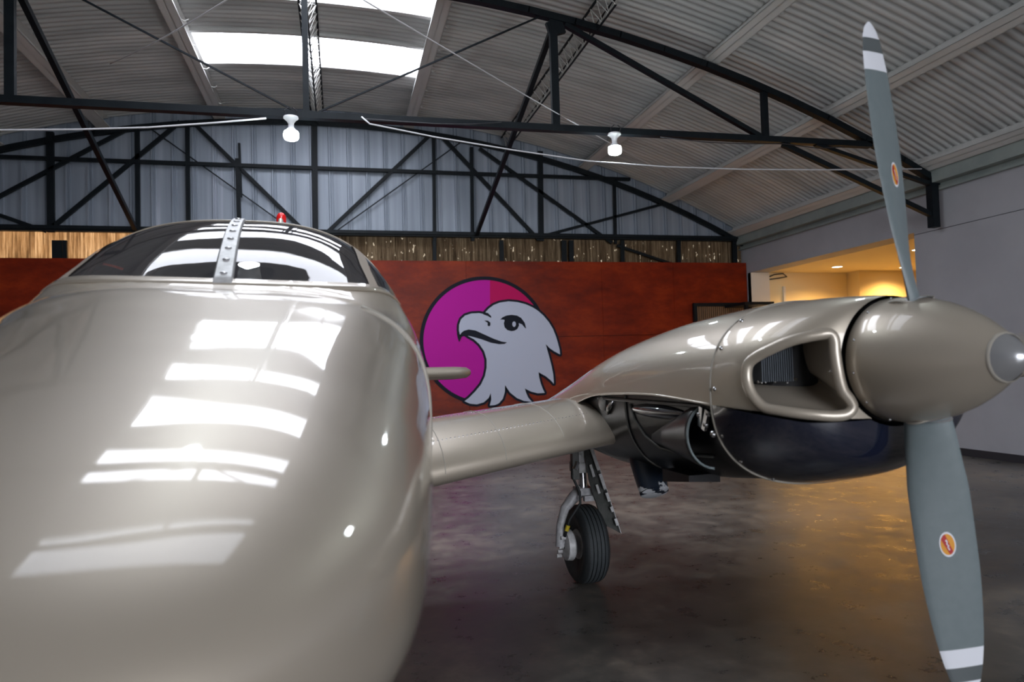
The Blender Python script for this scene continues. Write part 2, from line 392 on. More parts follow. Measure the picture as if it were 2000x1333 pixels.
# right wall with the tall opening into the warm room
OY0, OY1, OZ, WT = 7.95, 11.85, 2.88, .365
mb = MB()
mb.box(XR, XR+WT, YF-.2, OY0, 0, 3.42); mb.box(XR, XR+WT, OY0, OY1, OZ, 3.42); mb.box(XR, XR+WT, OY1, YB+.12, 0, 3.42)
struct(mb.build('wall_right', M['white_wall']))
mb = MB(); mb.box(XR-.015, XR, YF, OY0, 0, .09); struct(mb.build('baseboard_right', M['dark_trim']))
mb = MB(); mb.box(XR-.004, XR, YF, OY0, 2.845, 2.851); struct(mb.build('trim_5', M['dark_trim']))
mb = MB(); mb.box(XR, XR+WT+.02, OY1-.004, OY1+.1, 0, OZ-.004); struct(mb.build('trim_1', M['jamb']))
# warm room behind the opening
mb = MB(); mb.box(XR+WT, 13.0, OY1+.04, OY1+.16, 0, 2.95); struct(mb.build('wall_room_back', M['warm_wall']))
mb = MB(); mb.box(13.0, 13.1, 5.5, OY1+.16, 0, 2.95); struct(mb.build('wall_room_side', M['warm_wall']))
mb = MB(); mb.box(XR+WT, 13.0, 5.4, 5.5, 0, 2.95); struct(mb.build('wall_room_front', M['warm_wall']))
mb = MB(); mb.box(XR+WT, 13.0, 5.5, OY1+.04, 2.88, 2.98); struct(mb.build('ceiling_room', M['warm_wall']))
mb = MB(); mb.box(9.55, 13.0, 11.55, OY1+.04, 0, 2.88); struct(mb.build('wall_room_step', M['warm_wall']))
DL = [(8.69, 11.05), (10.12, 11.05), (8.69, 9.2), (10.12, 9.2), (9.4, 7.2)]
for i, (x, y) in enumerate(DL):
    e = empty('downlight', (x, y, 2.88), ['round recessed downlight nearest the cream corner of the warm side room',
        'round recessed downlight just left of the upper propeller blade', 'recessed downlight in the middle of the side room ceiling, left one',
        'recessed downlight in the middle of the side room ceiling, right one', 'recessed downlight near the front of the side room ceiling'][i], 'ceiling light', 'recessed downlights in the warm side room')
    mb = MB(); mb.lathe([(-.004, .0), (-.004, .085)], (0, 0, 0), n=24); mb.build('diffuser', M['down'], e)
    mb = MB(); mb.lathe([(-.001, .085), (-.010, .088), (-.010, .100), (-.001, .104)], (0, 0, 0), n=24); mb.build('bezel', M['ceramic'], e)
    l = bpy.data.lights.new('downlight_lamp', 'SPOT'); l.energy = 190; l.color = (1, .58, .20); l.spot_size = 2.6; l.spot_blend = .8; l.shadow_soft_size = .08
    lo = bpy.data.objects.new('downlight_lamp', l); COL.objects.link(lo); lo.parent = e; lo.location = (0, 0, -.03)

# left wall, front wall with a doorway behind the photographer
mb = MB(); mb.box(XL-.2, XL, YF-.2, YB+.12, 0, 3.75); struct(mb.build('wall_left', M['white_wall']))
mb = MB()
mb.box(XL-.2, -.2, YF-.2, YF, 0, 5.7); mb.box(5, XR+.3, YF-.2, YF, 0, 5.7); mb.box(-.2, 5, YF-.2, YF, 4.0, 5.7)
struct(mb.build('wall_front', M['white_wall']))
# back wall: ribbed gable above, reed strip, board below
mb = MB(); pr = []
x = XL-.1
while x < XR+.5:
    for dx, dy in ((0, 0), (.195, 0), (.205, -.034), (.225, -.034), (.235, 0), (.250, 0), (.258, -.020), (.270, -.020), (.278, 0)):
        pr.append((x+dx, YB+dy))
    x += .30
rows = []
for k in range(2):
    rows.append([(px_, py_, 3.50 if k == 0 else arc(px_, Z_ROOF)+.02) for px_, py_ in pr])
mb.grid(rows); struct(mb.build('wall_back', M['gable'], fixn=False))
mb = MB(); mb.box(-2.4, XR, YB+.02, YB+.035, 3.0, 3.56)
struct(mb.build('wall_back_strip', M['reed']))
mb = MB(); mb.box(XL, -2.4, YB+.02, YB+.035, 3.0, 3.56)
struct(mb.build('wall_back_strip', M['reed_pale']))
mb = MB(); mb.box(XL-.2, XR+.2, YB+.03, YB+.15, 0, 3.06); struct(mb.build('wall_back_base', M['dark_trim']))

# eave beams
mb = MB(); mb.box(XR-.16, XR+.10, YF, YB, 3.42, 3.56); mb.box(XR-.02, XR+.10, YF, YB, 3.56, 3.80); mb.box(XR-.16, XR-.12, YF, YB, 3.56, 3.60)
struct(mb.build('trim_2', M['eave']))
mb = MB(); mb.box(XR-.06, XR, YF, YB, 3.335, 3.36); mb.box(XR-.03, XR, YF, YB, 3.36, 3.42); struct(mb.build('trim_3', M['eave']))
mb = MB(); mb.box(XL-.1, XL+.2, YF, YB, 3.5, 3.8); struct(mb.build('trim_4', M['eave']))

# --- purlins (C channels) running the length of the hall
PUR = [(-1.50, 'left edge of the skylights'), (1.49, 'right edge of the skylights'), (4.58, 'above the right lamp'),
       (6.16, 'crossing behind the upper propeller blade'), (7.48, 'lowest, just above the right wall'), (-3.17, 'ending above the left truss post'), (-4.6, 'far left, mid slope'), (-6.16, 'far left, low on the slope'), (-7.4, 'far left, above the left wall')]
for d, where in PUR:
    x = XC+d; zb = arc(x, Z_PUR); zt = arc(x, Z_ROOF)-.028
    sl = -d/math.sqrt(RAD*RAD-d*d)
    e = empty('roof_purlin', (x, YF, zb), 'long grey steel channel purlin under the corrugated roof, '+where, 'roof beam', 'grey channel purlins under the roof')
    e.rotation_euler = (0, -math.atan(sl), 0)
    h = zt-zb; Ln = YB-YF-.04
    mb = MB(); mb.box(-.006, .006, 0, Ln, 0, h); mb.box(-.006, .085, 0, Ln, 0, .008); mb.box(-.006, .085, 0, Ln, h-.008, h); mb.box(.077, .085, 0, Ln, 0, .03)
    mb.box(-.085, -.006, 0, Ln, 0, .008); mb.box(-.085, -.077, 0, Ln, 0, .04)
    mb.build('channel', M['purlin'], e)
    if abs(d) < 8 and d > -2:
        mb = MB()
        y = 8.0
        while y < Ln-.3:
            mb = MB(); mb.tube([(.085, y, .03), (.12, y+.01, .02), (.16, y+.03, .05)], .005, 5); mb.build('hook_bolt', M['lattice'], e)
            y += .62+.1*random.random()

# --- lattice joists of thin rod
def lattice(x, y0, y1, where):
    zt = arc(x, Z_ROOF)-.085; zb = zt-.20
    e = empty('lattice_joist', (x, y0, zb), 'open lattice joist of thin galvanised rods '+where, 'roof beam', 'rod lattice joists')
    Ln = y1-y0
    mb = MB(); mb.box(-.11, -.085, 0, Ln, .19, .205); mb.box(.085, .11, 0, Ln, .19, .205); mb.tube([(0, 0, 0), (0, Ln, 0)], .012, 6)
    mb.build('chord', M['iron'], e)
    mb = MB(); y = 0; k = 0
    while y < Ln-.2:
        for s in (-1, 1):
            mb.tube([(0, y, 0), (s*.097, y+.10, .195)], .0055, 5); mb.tube([(s*.097, y+.10, .195), (0, y+.2, 0)], .0055, 5)
        mb.tube([(-.097, y+.1, .197), (.097, y+.1, .197)], .005, 5)
        y += .2
    mb.build('rod_web', M['lattice'], e)
lattice(XC, 7.55, YB-.2, 'under the roof ridge between the skylights')
lattice(XC+3.17, 6.9, YB-.2, 'on the right slope, crossing behind the truss post')
x = XC+3.17-.02
e = empty('roof_purlin', (x, YF, arc(x, Z_PUR)), 'short grey box beam beside the near end of the right lattice joist', 'roof beam', 'grey channel purlins under the roof')
mb = MB(); mb.box(-.05, .05, 0, 13.9, 0, .19); mb.build('channel', M['purlin'], e)

# --- trusses across the hall
def truss(Y, first):
    e = empty('roof_truss', (XC, Y, 3.875), first, 'roof truss', 'black steel roof trusses')
    def part(name, segs, w, dep=.06):
        mb = MB()
        for a, b in segs: mb.bar((a[0]-XC, 0, a[1]-3.875), (b[0]-XC, 0, b[1]-3.875), w, dep)
        return mb.build(name, M['iron'], e)
    xs_ = [XL+.5+i*(XR-XL-.52)/28 for i in range(29)]
    part('top_chord', [((xs_[i], arc(xs_[i], Z_CHORD)), (xs_[i+1]+.01, arc(xs_[i+1]+.01, Z_CHORD))) for i in range(28)], .075, .09)
    part('bottom_chord', [((-7.0, 3.875), (6.45, 3.875))], .07, .09)
    for dx, w in ((0, .06), (2.66, .085), (-2.66, .085), (5.27, .07), (-5.27, .07)):
        part('post', [((XC+dx, 3.9), (XC+dx, arc(XC+dx, Z_CHORD)-.02))], w)
    for s in (-1, 1):
        part('diagonal', [((XC+s*2.8, 5.06), (XC+s*5.2, 3.91))], .05)
        part('tie_rod', [((XC+s*2.5, 5.12), (XC+s*.12, 3.92))], .018, .018)
        part('knee_brace', [((XC+s*5.5, 3.83), (XC+s*7.64, 3.0))], .06)
        part('knee_brace', [((XC+s*5.95, 3.85), (XC+s*7.64, 3.40))], .045)
        part('bracket', [((XC+s*7.62, 2.86), (XC+s*7.62, 3.5))], .10, .10)
        part('gusset', [((XC+s*2.6, 4.98), (XC+s*2.78, 5.04))], .16, .05)
    return e
truss(7.5, 'black steel roof truss crossing the hall, both lamps hang from its bottom chord')
truss(3.55, 'black steel roof truss over the airplane nose, above the frame')
truss(-.4, 'black steel roof truss behind the photographer')
# slanting braces from the truss down to the back wall
for s, w in ((1, 'right'), (-1, 'left')):
    mb = MB(); a = (2.385 if s > 0 else -2.92, 7.5, 5.03); b = (2.316 if s > 0 else -3.0, 11.93, 3.53)
    mb.bar((0, 0, 0), (b[0]-a[0], b[1]-a[1], b[2]-a[2]), .06, .06)
    o = mb.build('sway_brace', M['iron']); o.location = a
    tag(o, 'black square steel brace slanting from the truss top to the back wall, %s one' % w, 'brace', 'slanting braces')

# --- gable frame
g = empty('gable_frame', (XC, 12.05, 3.5), 'black steel frame of posts and diagonals in front of the blue grey gable', 'steel frame')
def gpart(name, a, b, w, dep=.05, parent=None):
    A, B = at(a[0], a[1], 1, 12.05), at(b[0], b[1]+(9 if b[1] > 430 and b[1] < 470 and name in ('post', 'diagonal', 'tie_rod') else 0), 1, 12.05)
    o0 = Vector((XC, 12.05, 3.5))
    mb = MB(); mb.bar(A-o0, B-o0, w, dep); return mb.build(name, M['iron'], g)
mb = MB(); 
xs_ = [XL+i*(XR-XL)/28 for i in range(29)]
for i in range(28):
    mb.bar((xs_[i]-XC, 0, arc(xs_[i], 5.36)-3.5), (xs_[i+1]-XC+.01, 0, arc(xs_[i+1]+.01, 5.36)-3.5), .085, .07)
mb.build('top_chord', M['iron'], g)
mb = MB(); mb.box(XL-XC, XR-XC, -.06, .04, -.01, .08); mb.box(XL-XC, XR-XC, -.09, -.06, .02, .06); mb.build('bottom_chord', M['iron'], g)
mb = MB(); mb.box(XL-XC, 5.2-XC, -.03, .03, 1.075, 1.13); mb.build('mid_rail', M['iron'], g)
for px_, y0, y1, w in ((98, 258, 445, .10), (268, 250, 440, .065), (366, 236, 440, .06), (614, 236, 440, .09), (847, 262, 462, .055), (921, 288, 462, .055), (1055, 296, 462, .09), (1200, 362, 468, .05)):
    A = at(px_, y0, 1, 12.05); B = at(px_, y1, 1, 12.05)
    gpart('post', (px_, y0), (px_+2, y1), w)
gpart('post', (467, 280), (471, 385), .035); gpart('post', (463, 310), (468, 440), .06)
for a, b, w in (((-60, 415), (245, 254), .055), ((105, 442), (352, 238), .06), ((-60, 400), (90, 443), .055), ((376, 238), (590, 438), .055), ((838, 266), (640, 444), .055),
                ((862, 266), (1052, 460), .06), ((936, 290), (1195, 466), .055), ((1065, 460), (1298, 398), .045)):
    gpart('diagonal', a, b, w)
gpart('tie_rod', (292, 250), (562, 434), .018, .018); gpart('tie_rod', (900, 278), (655, 444), .018, .018)
for px_, w in ((112, .14), (127, .05), (848, .06), (979, .07), (1101, .09), (1115, .08), (1215, .07), (1325, .07), (1434, .09)):
    gpart('strip_post', (px_, 470), (px_+1, 516), w)
gpart('diagonal', (1205, 480), (1318, 518), .045)

# --- rust red boards along the back wall
bd = empty('board_cladding', (0, 12.0, 0), 'rust red varnished boards covering the lower back wall', 'wall panel')
cols = [XL, -5.2, -2.76, -.32, 2.12, 4.56, 5.95, 7.445]
for i in range(len(cols)-1):
    for z0, z1 in ((.0, 1.755), (1.76, 3.075)):
        mb = MB(); mb.box(cols[i]+.002, cols[i+1]-.002, -.03, .0, z0+.002, z1); mb.build('board', M['orange'], bd)

# --- eagle emblem
em = empty('eagle_emblem', at(945, 664, 1, 11.965), 'round magenta emblem with a pale blue white eagle head on the rust red boards', 'emblem')
E0 = em.location.copy()
def zp(p): return at(780+p[0]/3.7025, 500+p[1]/3.7028, 1, 11.965)
def poly(name, pts, mat, lay):
    mb = MB(); P = [zp(p)-E0 for p in pts]
    for q in P: q.y = -.0015*lay
    mb.add(P, [tuple(range(len(P)))]); o = mb.build(name, mat, em, fixn=False)
    return o
def ribbon(name, pts, w, mat, lay, closed=False):
    mb = MB(); P = [zp(p)-E0 for p in pts]; k = len(P); y = -.0015*lay
    for i in range(k if closed else k-1):
        a, b = P[i], P[(i+1) % k]; t = (b-a); t.y = 0; t.normalize(); s = Vector((t.z, 0, -t.x))*w/2
        mb.add([(a.x+s.x, y, a.z+s.z), (b.x+s.x, y, b.z+s.z), (b.x-s.x, y, b.z-s.z), (a.x-s.x, y, a.z-s.z)], [(0, 1, 2, 3)])
        mb.add([(a.x+w/2*math.cos(q*PI/4), y-.0002, a.z+w/2*math.sin(q*PI/4)) for q in range(8)], [tuple(range(8))])
    return mb.build(name, mat, em, fixn=False)
CX, CZ, CR = 612, 614, 452
a0 = math.atan2(388-CZ, 1003-CX); a1 = math.atan2(1052-CZ, 470-CX)-2*PI
arcp = [(CX+CR*math.cos(a0+(a1-a0)*k/60), CZ+CR*math.sin(a0+(a1-a0)*k/60)) for k in range(61)]
poly('disc', arcp+[(640, 900), (720, 700), (820, 540), (930, 440)], M['magenta'], 1)
# the upper right board carries a redder print
top = [p for p in arcp if p[0] > 655 and p[1] < 420]
poly('disc_panel', [(655, 430), (655, 164)]+top[::-1]+[(930, 440), (800, 430)], M['pink'], 2)
ribbon('ring', arcp, .062, M['navy'], 3)
bird = [(437,572),(430,540),(431,500),(445,460),(475,432),(520,418),(575,415),(612,422),(625,405),(645,383),(680,357),(725,339),(790,330),(850,335),(910,350),(960,372),(1000,397),(1040,432),(1080,480),(1110,530),(1130,580),(1145,630),(1158,680),(1161,714),(1120,692),(1085,668),(1058,640),(1068,680),(1085,740),(1100,800),(1112,860),(1116,926),(1095,903),(1060,873),(1005,842),(1010,880),(1020,920),(1034,958),(1050,992),(1000,995),(950,982),(906,960),(915,990),(930,1025),(957,1057),(900,1050),(850,1030),(800,990),(763,936),(762,985),(747,1035),(718,1068),(690,1080),(653,1083),(664,1040),(660,993),(645,1028),(610,1060),(560,1075),(510,1070),(470,1052),(500,1030),(545,985),(590,930),(618,870),(630,810),(630,750),(612,690),(578,640),(540,605),(500,583),(470,562)]
ribbon('outline', bird, .078, M['navy'], 5, closed=True)
poly('eagle_head', bird, M['birdwhite'], 7)
poly('mouth', [(436,578),(445,560),(465,543),(500,533),(550,541),(610,568),(680,600),(740,621),(778,627),(758,638),(720,640),(660,629),(590,603),(520,584),(470,574),(450,582)], M['navy'], 9)
poly('beak_tip', [(414,560),(420,590),(432,626),(452,580),(438,572),(430,548)], M['navy'], 9)
poly('brow', [(600,404),(640,415),(663,438),(663,451),(640,437),(605,424)], M['navy'], 9)
poly('nostril', [(612,468),(640,470),(657,484),(657,503),(648,511),(636,504),(638,486)], M['navy'], 9)
poly('eye', [(728,462),(745,445),(775,432),(810,427),(850,433),(880,450),(905,485),(916,528),(905,520),(885,496),(862,487),(864,505),(852,530),(830,543),(808,546),(780,538),(760,518),(754,490),(760,465),(745,461)], M['navy'], 9)
poly('eye_glint', [(828+13*math.cos(k*PI/8), 495+20*math.sin(k*PI/8)) for k in range(16)], M['birdwhite'], 11)

# --- framed slatted panel at the foot of the back wall's right end
fp = empty('slatted_panel', (6.85, 11.9, 0), 'black framed panel of narrow brown slats at the right end of the red boards', 'panel')
mb = MB()
mb.box(-.56, .56, -.03, .03, 2.26, 2.32); mb.box(-.56, -.50, -.03, .03, 0, 2.26); mb.box(.50, .56, -.03, .03, 0, 2.26); mb.build('frame', M['iron'], fp)
mb = MB()
for k in range(24): mb.box(-.49+k*.041, -.49+k*.041+.03, -.012, .012, .02, 2.255)
mb.build('slats', M['wood_slat'], fp)
mb = MB(); mb.box(-.35, .22, -.7, -.02, -.05, .0); mb.box(-.33, -.28, -.68, -.63, -2.265, -.05); mb.box(.15, .20, -.68, -.63, -2.265, -.05)
o = mb.build('tall_rack', M['iron']); o.location = (7.2, 11.8, 2.265)
tag(o, 'tall thin black rack edge showing above the engine in front of the slatted panel', 'rack')

# --- hanging lamps
def lamp(x, Y, label):
    e = empty('hanging_lamp', (x, Y, 3.84), label, 'lamp', 'white bulbs under the trusses')
    mb = MB(); mb.lathe([(0, .0), (0, .072), (-.02, .075), (-.035, .06), (-.07, .034), (-.10, .028), (-.11, .028)], (0, 0, 0), n=24); mb.build('socket', M['ceramic'], e, smooth=True)
    mb = MB(); mb.lathe([(-.105, .026), (-.14, .03), (-.165, .05), (-.185, .066), (-.19, .068)], (0, 0, 0), n=24); mb.build('bulb_neck', M['ceramic'], e, smooth=True)
    mb = MB(); mb.lathe([(-.19, .069), (-.22, .075), (-.255, .075), (-.285, .066), (-.298, .045), (-.303, 0)], (0, 0, 0), n=24); mb.build('bulb', M['bulb'], e, smooth='all')
    mb = MB(); mb.tube([(-.05, -.03, .01), (-.06, -.05, .06), (-.02, -.055, .10)], .005, 5); mb.tube([(.05, -.03, .01), (.06, -.05, .06), (.02, -.055, .10)], .005, 5); mb.build('wire_tie', M['dark_trim'], e)
    for ch in e.children: ch.scale = (1, 1, .80)
lamp(-.43, 7.46, 'glowing white bulb in a ceramic socket under the truss centre, above the cockpit')
lamp(3.05, 7.46, 'glowing white bulb in a ceramic socket under the truss, between the emblem and the propeller')
lamp(-.43, 3.55, 'glowing white bulb over the airplane nose, above the frame')
lamp(3.05, 3.55, 'glowing white bulb over the engine, above the frame')



# --- loose cables
def cable(pts, r, mat, label, cat='cable'):
    c = Vector(pts[0]); P = [Vector(p)-c for p in pts]
    mb = MB(); mb.tube(P, r, 6); o = mb.build('cable', mat, smooth='all'); o.location = c; tag(o, label, cat); return o
def sag(a, b, s, n=16):
    a, b = Vector(a), Vector(b)
    return [a.lerp(b, k/n)-Vector((0, 0, s*4*(k/n)*(1-k/n))) for k in range(n+1)]
P = [at(x, y, 1, 7.4) for x, y in ((-200, 253), (0, 254), (150, 253), (290, 249), (420, 240), (520, 231))]
cable(P, .009, M['wire_w'], 'white cable sagging below the truss, left of the centre lamp')
P = [at(x, y, 1, 7.4) for x, y in ((706, 228), (722, 242), (850, 268), (1000, 293), (1150, 315), (1300, 326), (1450, 331), (1600, 332), (1720, 331), (1800, 330))]
cable(P, .008, M['wire_w'], 'long white cable drooping from the truss past the right lamp to the wall')
P = [at(x, y, 1, 7.43) for x, y in ((710, 232), (760, 236), (850, 242), (920, 243), (980, 239))]
cable(P, .006, M['dark_trim'], 'thin dark cable tied along the truss bottom chord right of centre')
P = [at(x, y, 1, 7.43) for x, y in ((1290, 268), (1380, 278), (1450, 281), (1530, 281), (1600, 290), (1650, 287))]
cable(P, .006, M['dark_trim'], 'thin dark cable looping under the truss right of the right lamp')
a, b = at(690, -12, 1, 5.0), at(1300, 338, 1, 10.4)
cable(sag(a, b, .03), .006, M['wire_w'], 'thin white cable crossing under the skylight towards the right back corner')
a, b = at(455, -8, 1, 5.2), at(215, 125, 1, 9.0)
cable(sag(a, b, .03), .006, M['wire_w'], 'thin pale cable crossing the roof left of the skylights')
P = [Vector((XR+WT+.02, 11.84, 2.80)), Vector((XR+WT+.12, 11.84, 2.84)), Vector((XR+WT+.3, 11.83, 2.86)), Vector((XR+WT+.38, 11.83, 2.80)), Vector((XR+WT+.2, 11.83, 2.77)), Vector((XR+WT+.02, 11.84, 2.75))]
cable(P, .012, M['dark_trim'], 'dark loop of cable in the upper corner of the warm side room')
mb = MB(); mb.box(-.02, .02, -.02, .02, -2.2, .0); o = mb.build('conduit', M['jamb']); o.location = (8.15, 11.86, 2.62)
tag(o, 'thin vertical pipe on the warm room wall beside the cream jamb', 'pipe')

# ================================================================== THE AIRPLANE
TH = math.radians(2.6)
air = empty('airplane', (-.31, 1.7, 0), 'champagne twin engine propeller airplane parked nose on in the hangar', 'airplane', rz=TH)

def curve(pts):
    X = np.array([p[0] for p in pts], float); Y = np.array([p[1] for p in pts], float)
    h = np.diff(X); dl = np.diff(Y)/h; m_ = np.zeros(len(X)); m_[0] = dl[0]; m_[-1] = dl[-1]
    for i in range(1, len(X)-1):
        if dl[i-1]*dl[i] > 0:
            w1 = 2*h[i]+h[i-1]; w2 = h[i]+2*h[i-1]; m_[i] = (w1+w2)/(w1/dl[i-1]+w2/dl[i])
    def f(x):
        x = min(max(x, X[0]), X[-1]); i = int(min(max(np.searchsorted(X, x)-1, 0), len(h)-1)); t = (x-X[i])/h[i]
        return float((2*t**3-3*t*t+1)*Y[i]+(t**3-2*t*t+t)*h[i]*m_[i]+(-2*t**3+3*t*t)*Y[i+1]+(t**3-t*t)*h[i]*m_[i+1])
    return f
def sup(w, zt, zb, zm, n, t, cx=0):
    s, c = math.sin(t), math.cos(t)
    x = w*math.copysign(abs(s)**(2/n), s); z = zm + (zt-zm if c > 0 else zm-zb)*math.copysign(abs(c)**(2/n), c)
    return cx+x, z

# --- fuselage
f_w = curve([(-1.12, 0), (-1.115, .06), (-1.09, .14), (-1.03, .225), (-.93, .305), (-.75, .392), (-.5, .455), (-.2, .508), (.1, .555), (.4, .602), (.7, .635), (1.2, .645), (2.5, .63), (3.5, .55), (4.5, .42), (5.5, .30), (6.5, .19), (7.4, .06)])
f_t = curve([(-1.12, 0.98), (-1.115, 1.005), (-1.09, 1.035), (-1.03, 1.075), (-0.93, 1.116), (-0.75, 1.178), (-0.5, 1.25), (-0.2, 1.33), (0.1, 1.407), (0.4, 1.483), (0.56, 1.516), (0.6, 1.54), (0.75, 1.64), (0.95, 1.75), (1.1, 1.81), (1.22, 1.845), (1.5, 1.885), (2.0, 1.91), (2.6, 1.91), (3.2, 1.83), (4.0, 1.66), (5, 1.48), (6, 1.38), (7.4, 1.32)])
f_b = curve([(-1.12, .98), (-1.115, .94), (-1.09, .90), (-1.03, .85), (-.93, .79), (-.75, .72), (-.5, .65), (-.2, .59), (.1, .55), (.4, .525), (.6, .51), (1.5, .49), (2.5, .51), (4, .66), (5.5, .88), (7.4, 1.15)])
f_n = curve([(-1.12, 2.1), (-.7, 2.5), (-.2, 2.8), (.1, 3.2), (.5, 3.6), (.9, 2.9), (1.3, 2.8), (3, 2.7), (7.4, 2.0)])
f_m = curve([(-1.12, .98), (-.5, 1.0), (.4, 1.02), (1.2, 1.08), (3, 1.1), (7.4, 1.22)])
def fus(y, t):
    x, z = sup(f_w(y), f_t(y), f_b(y), f_m(y), f_n(y), t)
    a = math.radians(2.4)*min(1, max(0, (.95-y)/.55)); z -= 1.5   # ROLLED: the nose section leans a touch
    return (x*math.cos(a)+z*math.sin(a), y, z*math.cos(a)-x*math.sin(a)+1.5)
TG = math.radians(49)
def Yb(t): q = min(abs(t)/TG, 1.15); return .585+.20*q*q
def Yt(t): q = min(abs(t)/TG, 1.15); return 1.20+.02*q*q
NT = 97
ts = [-PI+2*PI*i/(NT-1) for i in range(NT)]
rows_n = []
for k in range(46):
    u = k/45; rows_n.append([fus(-1.12+(Yb(t)+1.12)*(u**1.7), t) for t in ts])
mb = MB(); mb.grid(rows_n)
rows_w = [[fus(Yb(t)+(Yt(t)-Yb(t))*k/14, t) for t in ts] for k in range(15)]
mb2 = MB(); mb2.grid([[r[j] for j in range(NT) if abs(ts[j]) > TG-.02 and ts[j] < 0] for r in rows_w]); 
mb.v and mb.grid([[r[j] for j in range(NT) if ts[j] <= -TG+.035] for r in rows_w]); mb.grid([[r[j] for j in range(NT) if ts[j] >= TG-.035] for r in rows_w])
yy = [Yt(0)+(7.4-Yt(0))*(k/40) for k in range(41)]
rows_b = [[fus(max(y, Yt(t)) if i == 0 else y+.0, t) for t in ts] for i, y in enumerate(yy)]
def side_window(c):
    return 1.42 < c[2] < 1.70 and (1.33 < c[1] < 1.95 or 2.1 < c[1] < 2.7)
mb.grid(rows_b, skip=side_window)
mb.build('fuselage', M['champ'], air, smooth='all')
mb = MB(); rw = [[r[j] for j in range(NT) if abs(ts[j]) <= TG+.035] for r in rows_w]; mb.grid(rw)
ws = mb.build('windshield', M['glass'], air, smooth='all', label='two tinted curved panes reflecting the skylights')
# rim strip along the base and the top of the windscreen, and the centre strip
def strip(rowa, rowb, lift, thick):
    m_ = MB(); A = []; 
    for p, q in zip(rowa, rowb):
        p, q = Vector(p), Vector(q); nrm = Vector((p.x*.6, -.3, 1)).normalized()
        A.append([p+nrm*lift, q+nrm*lift])
    m_.grid(A); return m_
tt = [-TG-.1+2*(TG+.1)*i/60 for i in range(61)]
mb = strip([fus(Yb(t)-.028, t) for t in tt], [fus(Yb(t)+.012, t) for t in tt], .004, 0)
mb.build('windshield_rim', M['champ'], air, smooth='all', solid=.004)
mb = strip([fus(Yt(t)-.02, t) for t in tt], [fus(Yt(t)+.03, t) for t in tt], .004, 0)
mb.build('windshield_rim', M['champ'], air, smooth='all', solid=.004)
mb = MB(); R_ = []
for k in range(17):
    y = .565+(1.21-.565)*k/16; w = .030-.006*k/16
    z = f_t(y)+.006; R_.append([(-w, y, z-.004), (-w*.8, y, z+.004), (w*.8, y, z+.004), (w, y, z-.004)])
mb.grid(R_); o = mb.build('windshield_post', M['cast'], air, smooth=True, solid=.006, label='pale riveted metal strip down the middle of the windshield')
mb = MB()
for k in range(8):
    y = .62+k*.078; mb.sphere((0, y, f_t(y)+.010), .010, 10, 6, (1.2, 1, .35))
mb.build('rivet_row', M['steel'], o, smooth='all')
# inner pillars and cabin
for s in (-1, 1):
    def pil(t, k):
        q = Vector(fus(Yb(t)+(Yt(t)-Yb(t))*k/14, t)); return tuple(q+Vector((s*.5, -.3, .8)).normalized()*.004)
    mb = MB(); mb.grid([[pil(s*math.radians(a), k) for a in (33, 34.7, 36.4, 38)] for k in range(15)])
    mb.build('windshield_frame', M['tan_frame'], air, smooth='all', label='tan painted side strip of the windshield')
    mb = MB(); mb.grid([[fus(y, s*t) for t in [math.radians(q_) for q_ in (46, 52, 58, 64, 70, 76)]] for y in np.linspace(1.30, 2.75, 12)])
    mb.build('side_window', M['glass'], air, smooth='all')
mb = MB(); mb.grid([[(x, y, z) for x, z in [(-.5, .9), (-.5, 1.36+dz), (-.3, 1.42+dz), (0, 1.43+dz), (.3, 1.42+dz), (.5, 1.36+dz), (.5, .9)]] for y, dz in ((.80, 0), (.86, .02), (1.0, .02), (1.04, 0), (1.05, -.3))])
mb.build('instrument_panel', M['char_int'], air, smooth=True)
for s in (-1, 1):
    mb = MB()
    mb.grid([[(s*.26+x*w, 1.62+dy+z*.12, .95+z*.56) for x in np.linspace(-1, 1, 9) for w, dy in [((.21 if z < .6 else .21*math.cos((z-.6)*1.6)), 0)]] for z in np.linspace(0, 1, 10)])
    mb.build('seat_back', M['red_seat'], air, smooth='all', solid=.08)
mb = MB(); mb.grid([[(x, y, .95) for x in (-.58, .58)] for y in (.9, 3)]); mb.build('cabin_floor', M['char_int'], air)
# seam rings and nose details
def ring_on_fus(y, ta, tb, r, n=40, lift=.001):
    P = []
    for k in range(n+1):
        t = ta+(tb-ta)*k/n; q = Vector(fus(y, t)); c = Vector((0, y, f_m(y))); P.append(q+(q-c).normalized()*lift)
    m_ = MB(); m_.tube(P, r, 6); return m_
ring_on_fus(.40, math.radians(28), math.radians(150), .0065).build('panel_seam', M['seam'], air, smooth='all')  # seam ring kept pale, its colour paints light reflected along this edge

# --- fin, beacon, stabiliser
def foil(tmax, n=14):
    u = [(1-math.cos(PI*k/n))/2 for k in range(n+1)]
    th = lambda c: 5*tmax*(.2969*math.sqrt(c)-.126*c-.3516*c*c+.2843*c**3-.1036*c**4)
    return [(c, th(c)) for c in u] + [(c, -th(c)) for c in u[-2:0:-1]]
mb = MB(); FO = foil(.09)
mb.grid([[(h_*ch, y0+c*ch, z) for c, h_ in FO] for y0, ch, z in ((4.7, 2.5, 1.38), (5.7, 1.5, 1.62), (6.0, 1.25, 1.8), (6.55, .78, 2.92), (6.62, .70, 2.985), (6.75, .45, 3.01))], closed=True)
fin = mb.build('vertical_fin', M['champ'], air, smooth='all')
mb = MB(); mb.lathe([(3.0, .055), (3.06, .055), (3.085, .048), (3.11, .03), (3.12, 0)], (0, 6.95, 0), n=16); mb.build('beacon', M['red_glass'], fin, smooth=True, label='small red beacon on top of the fin')
mb = MB(); FO = foil(.21)
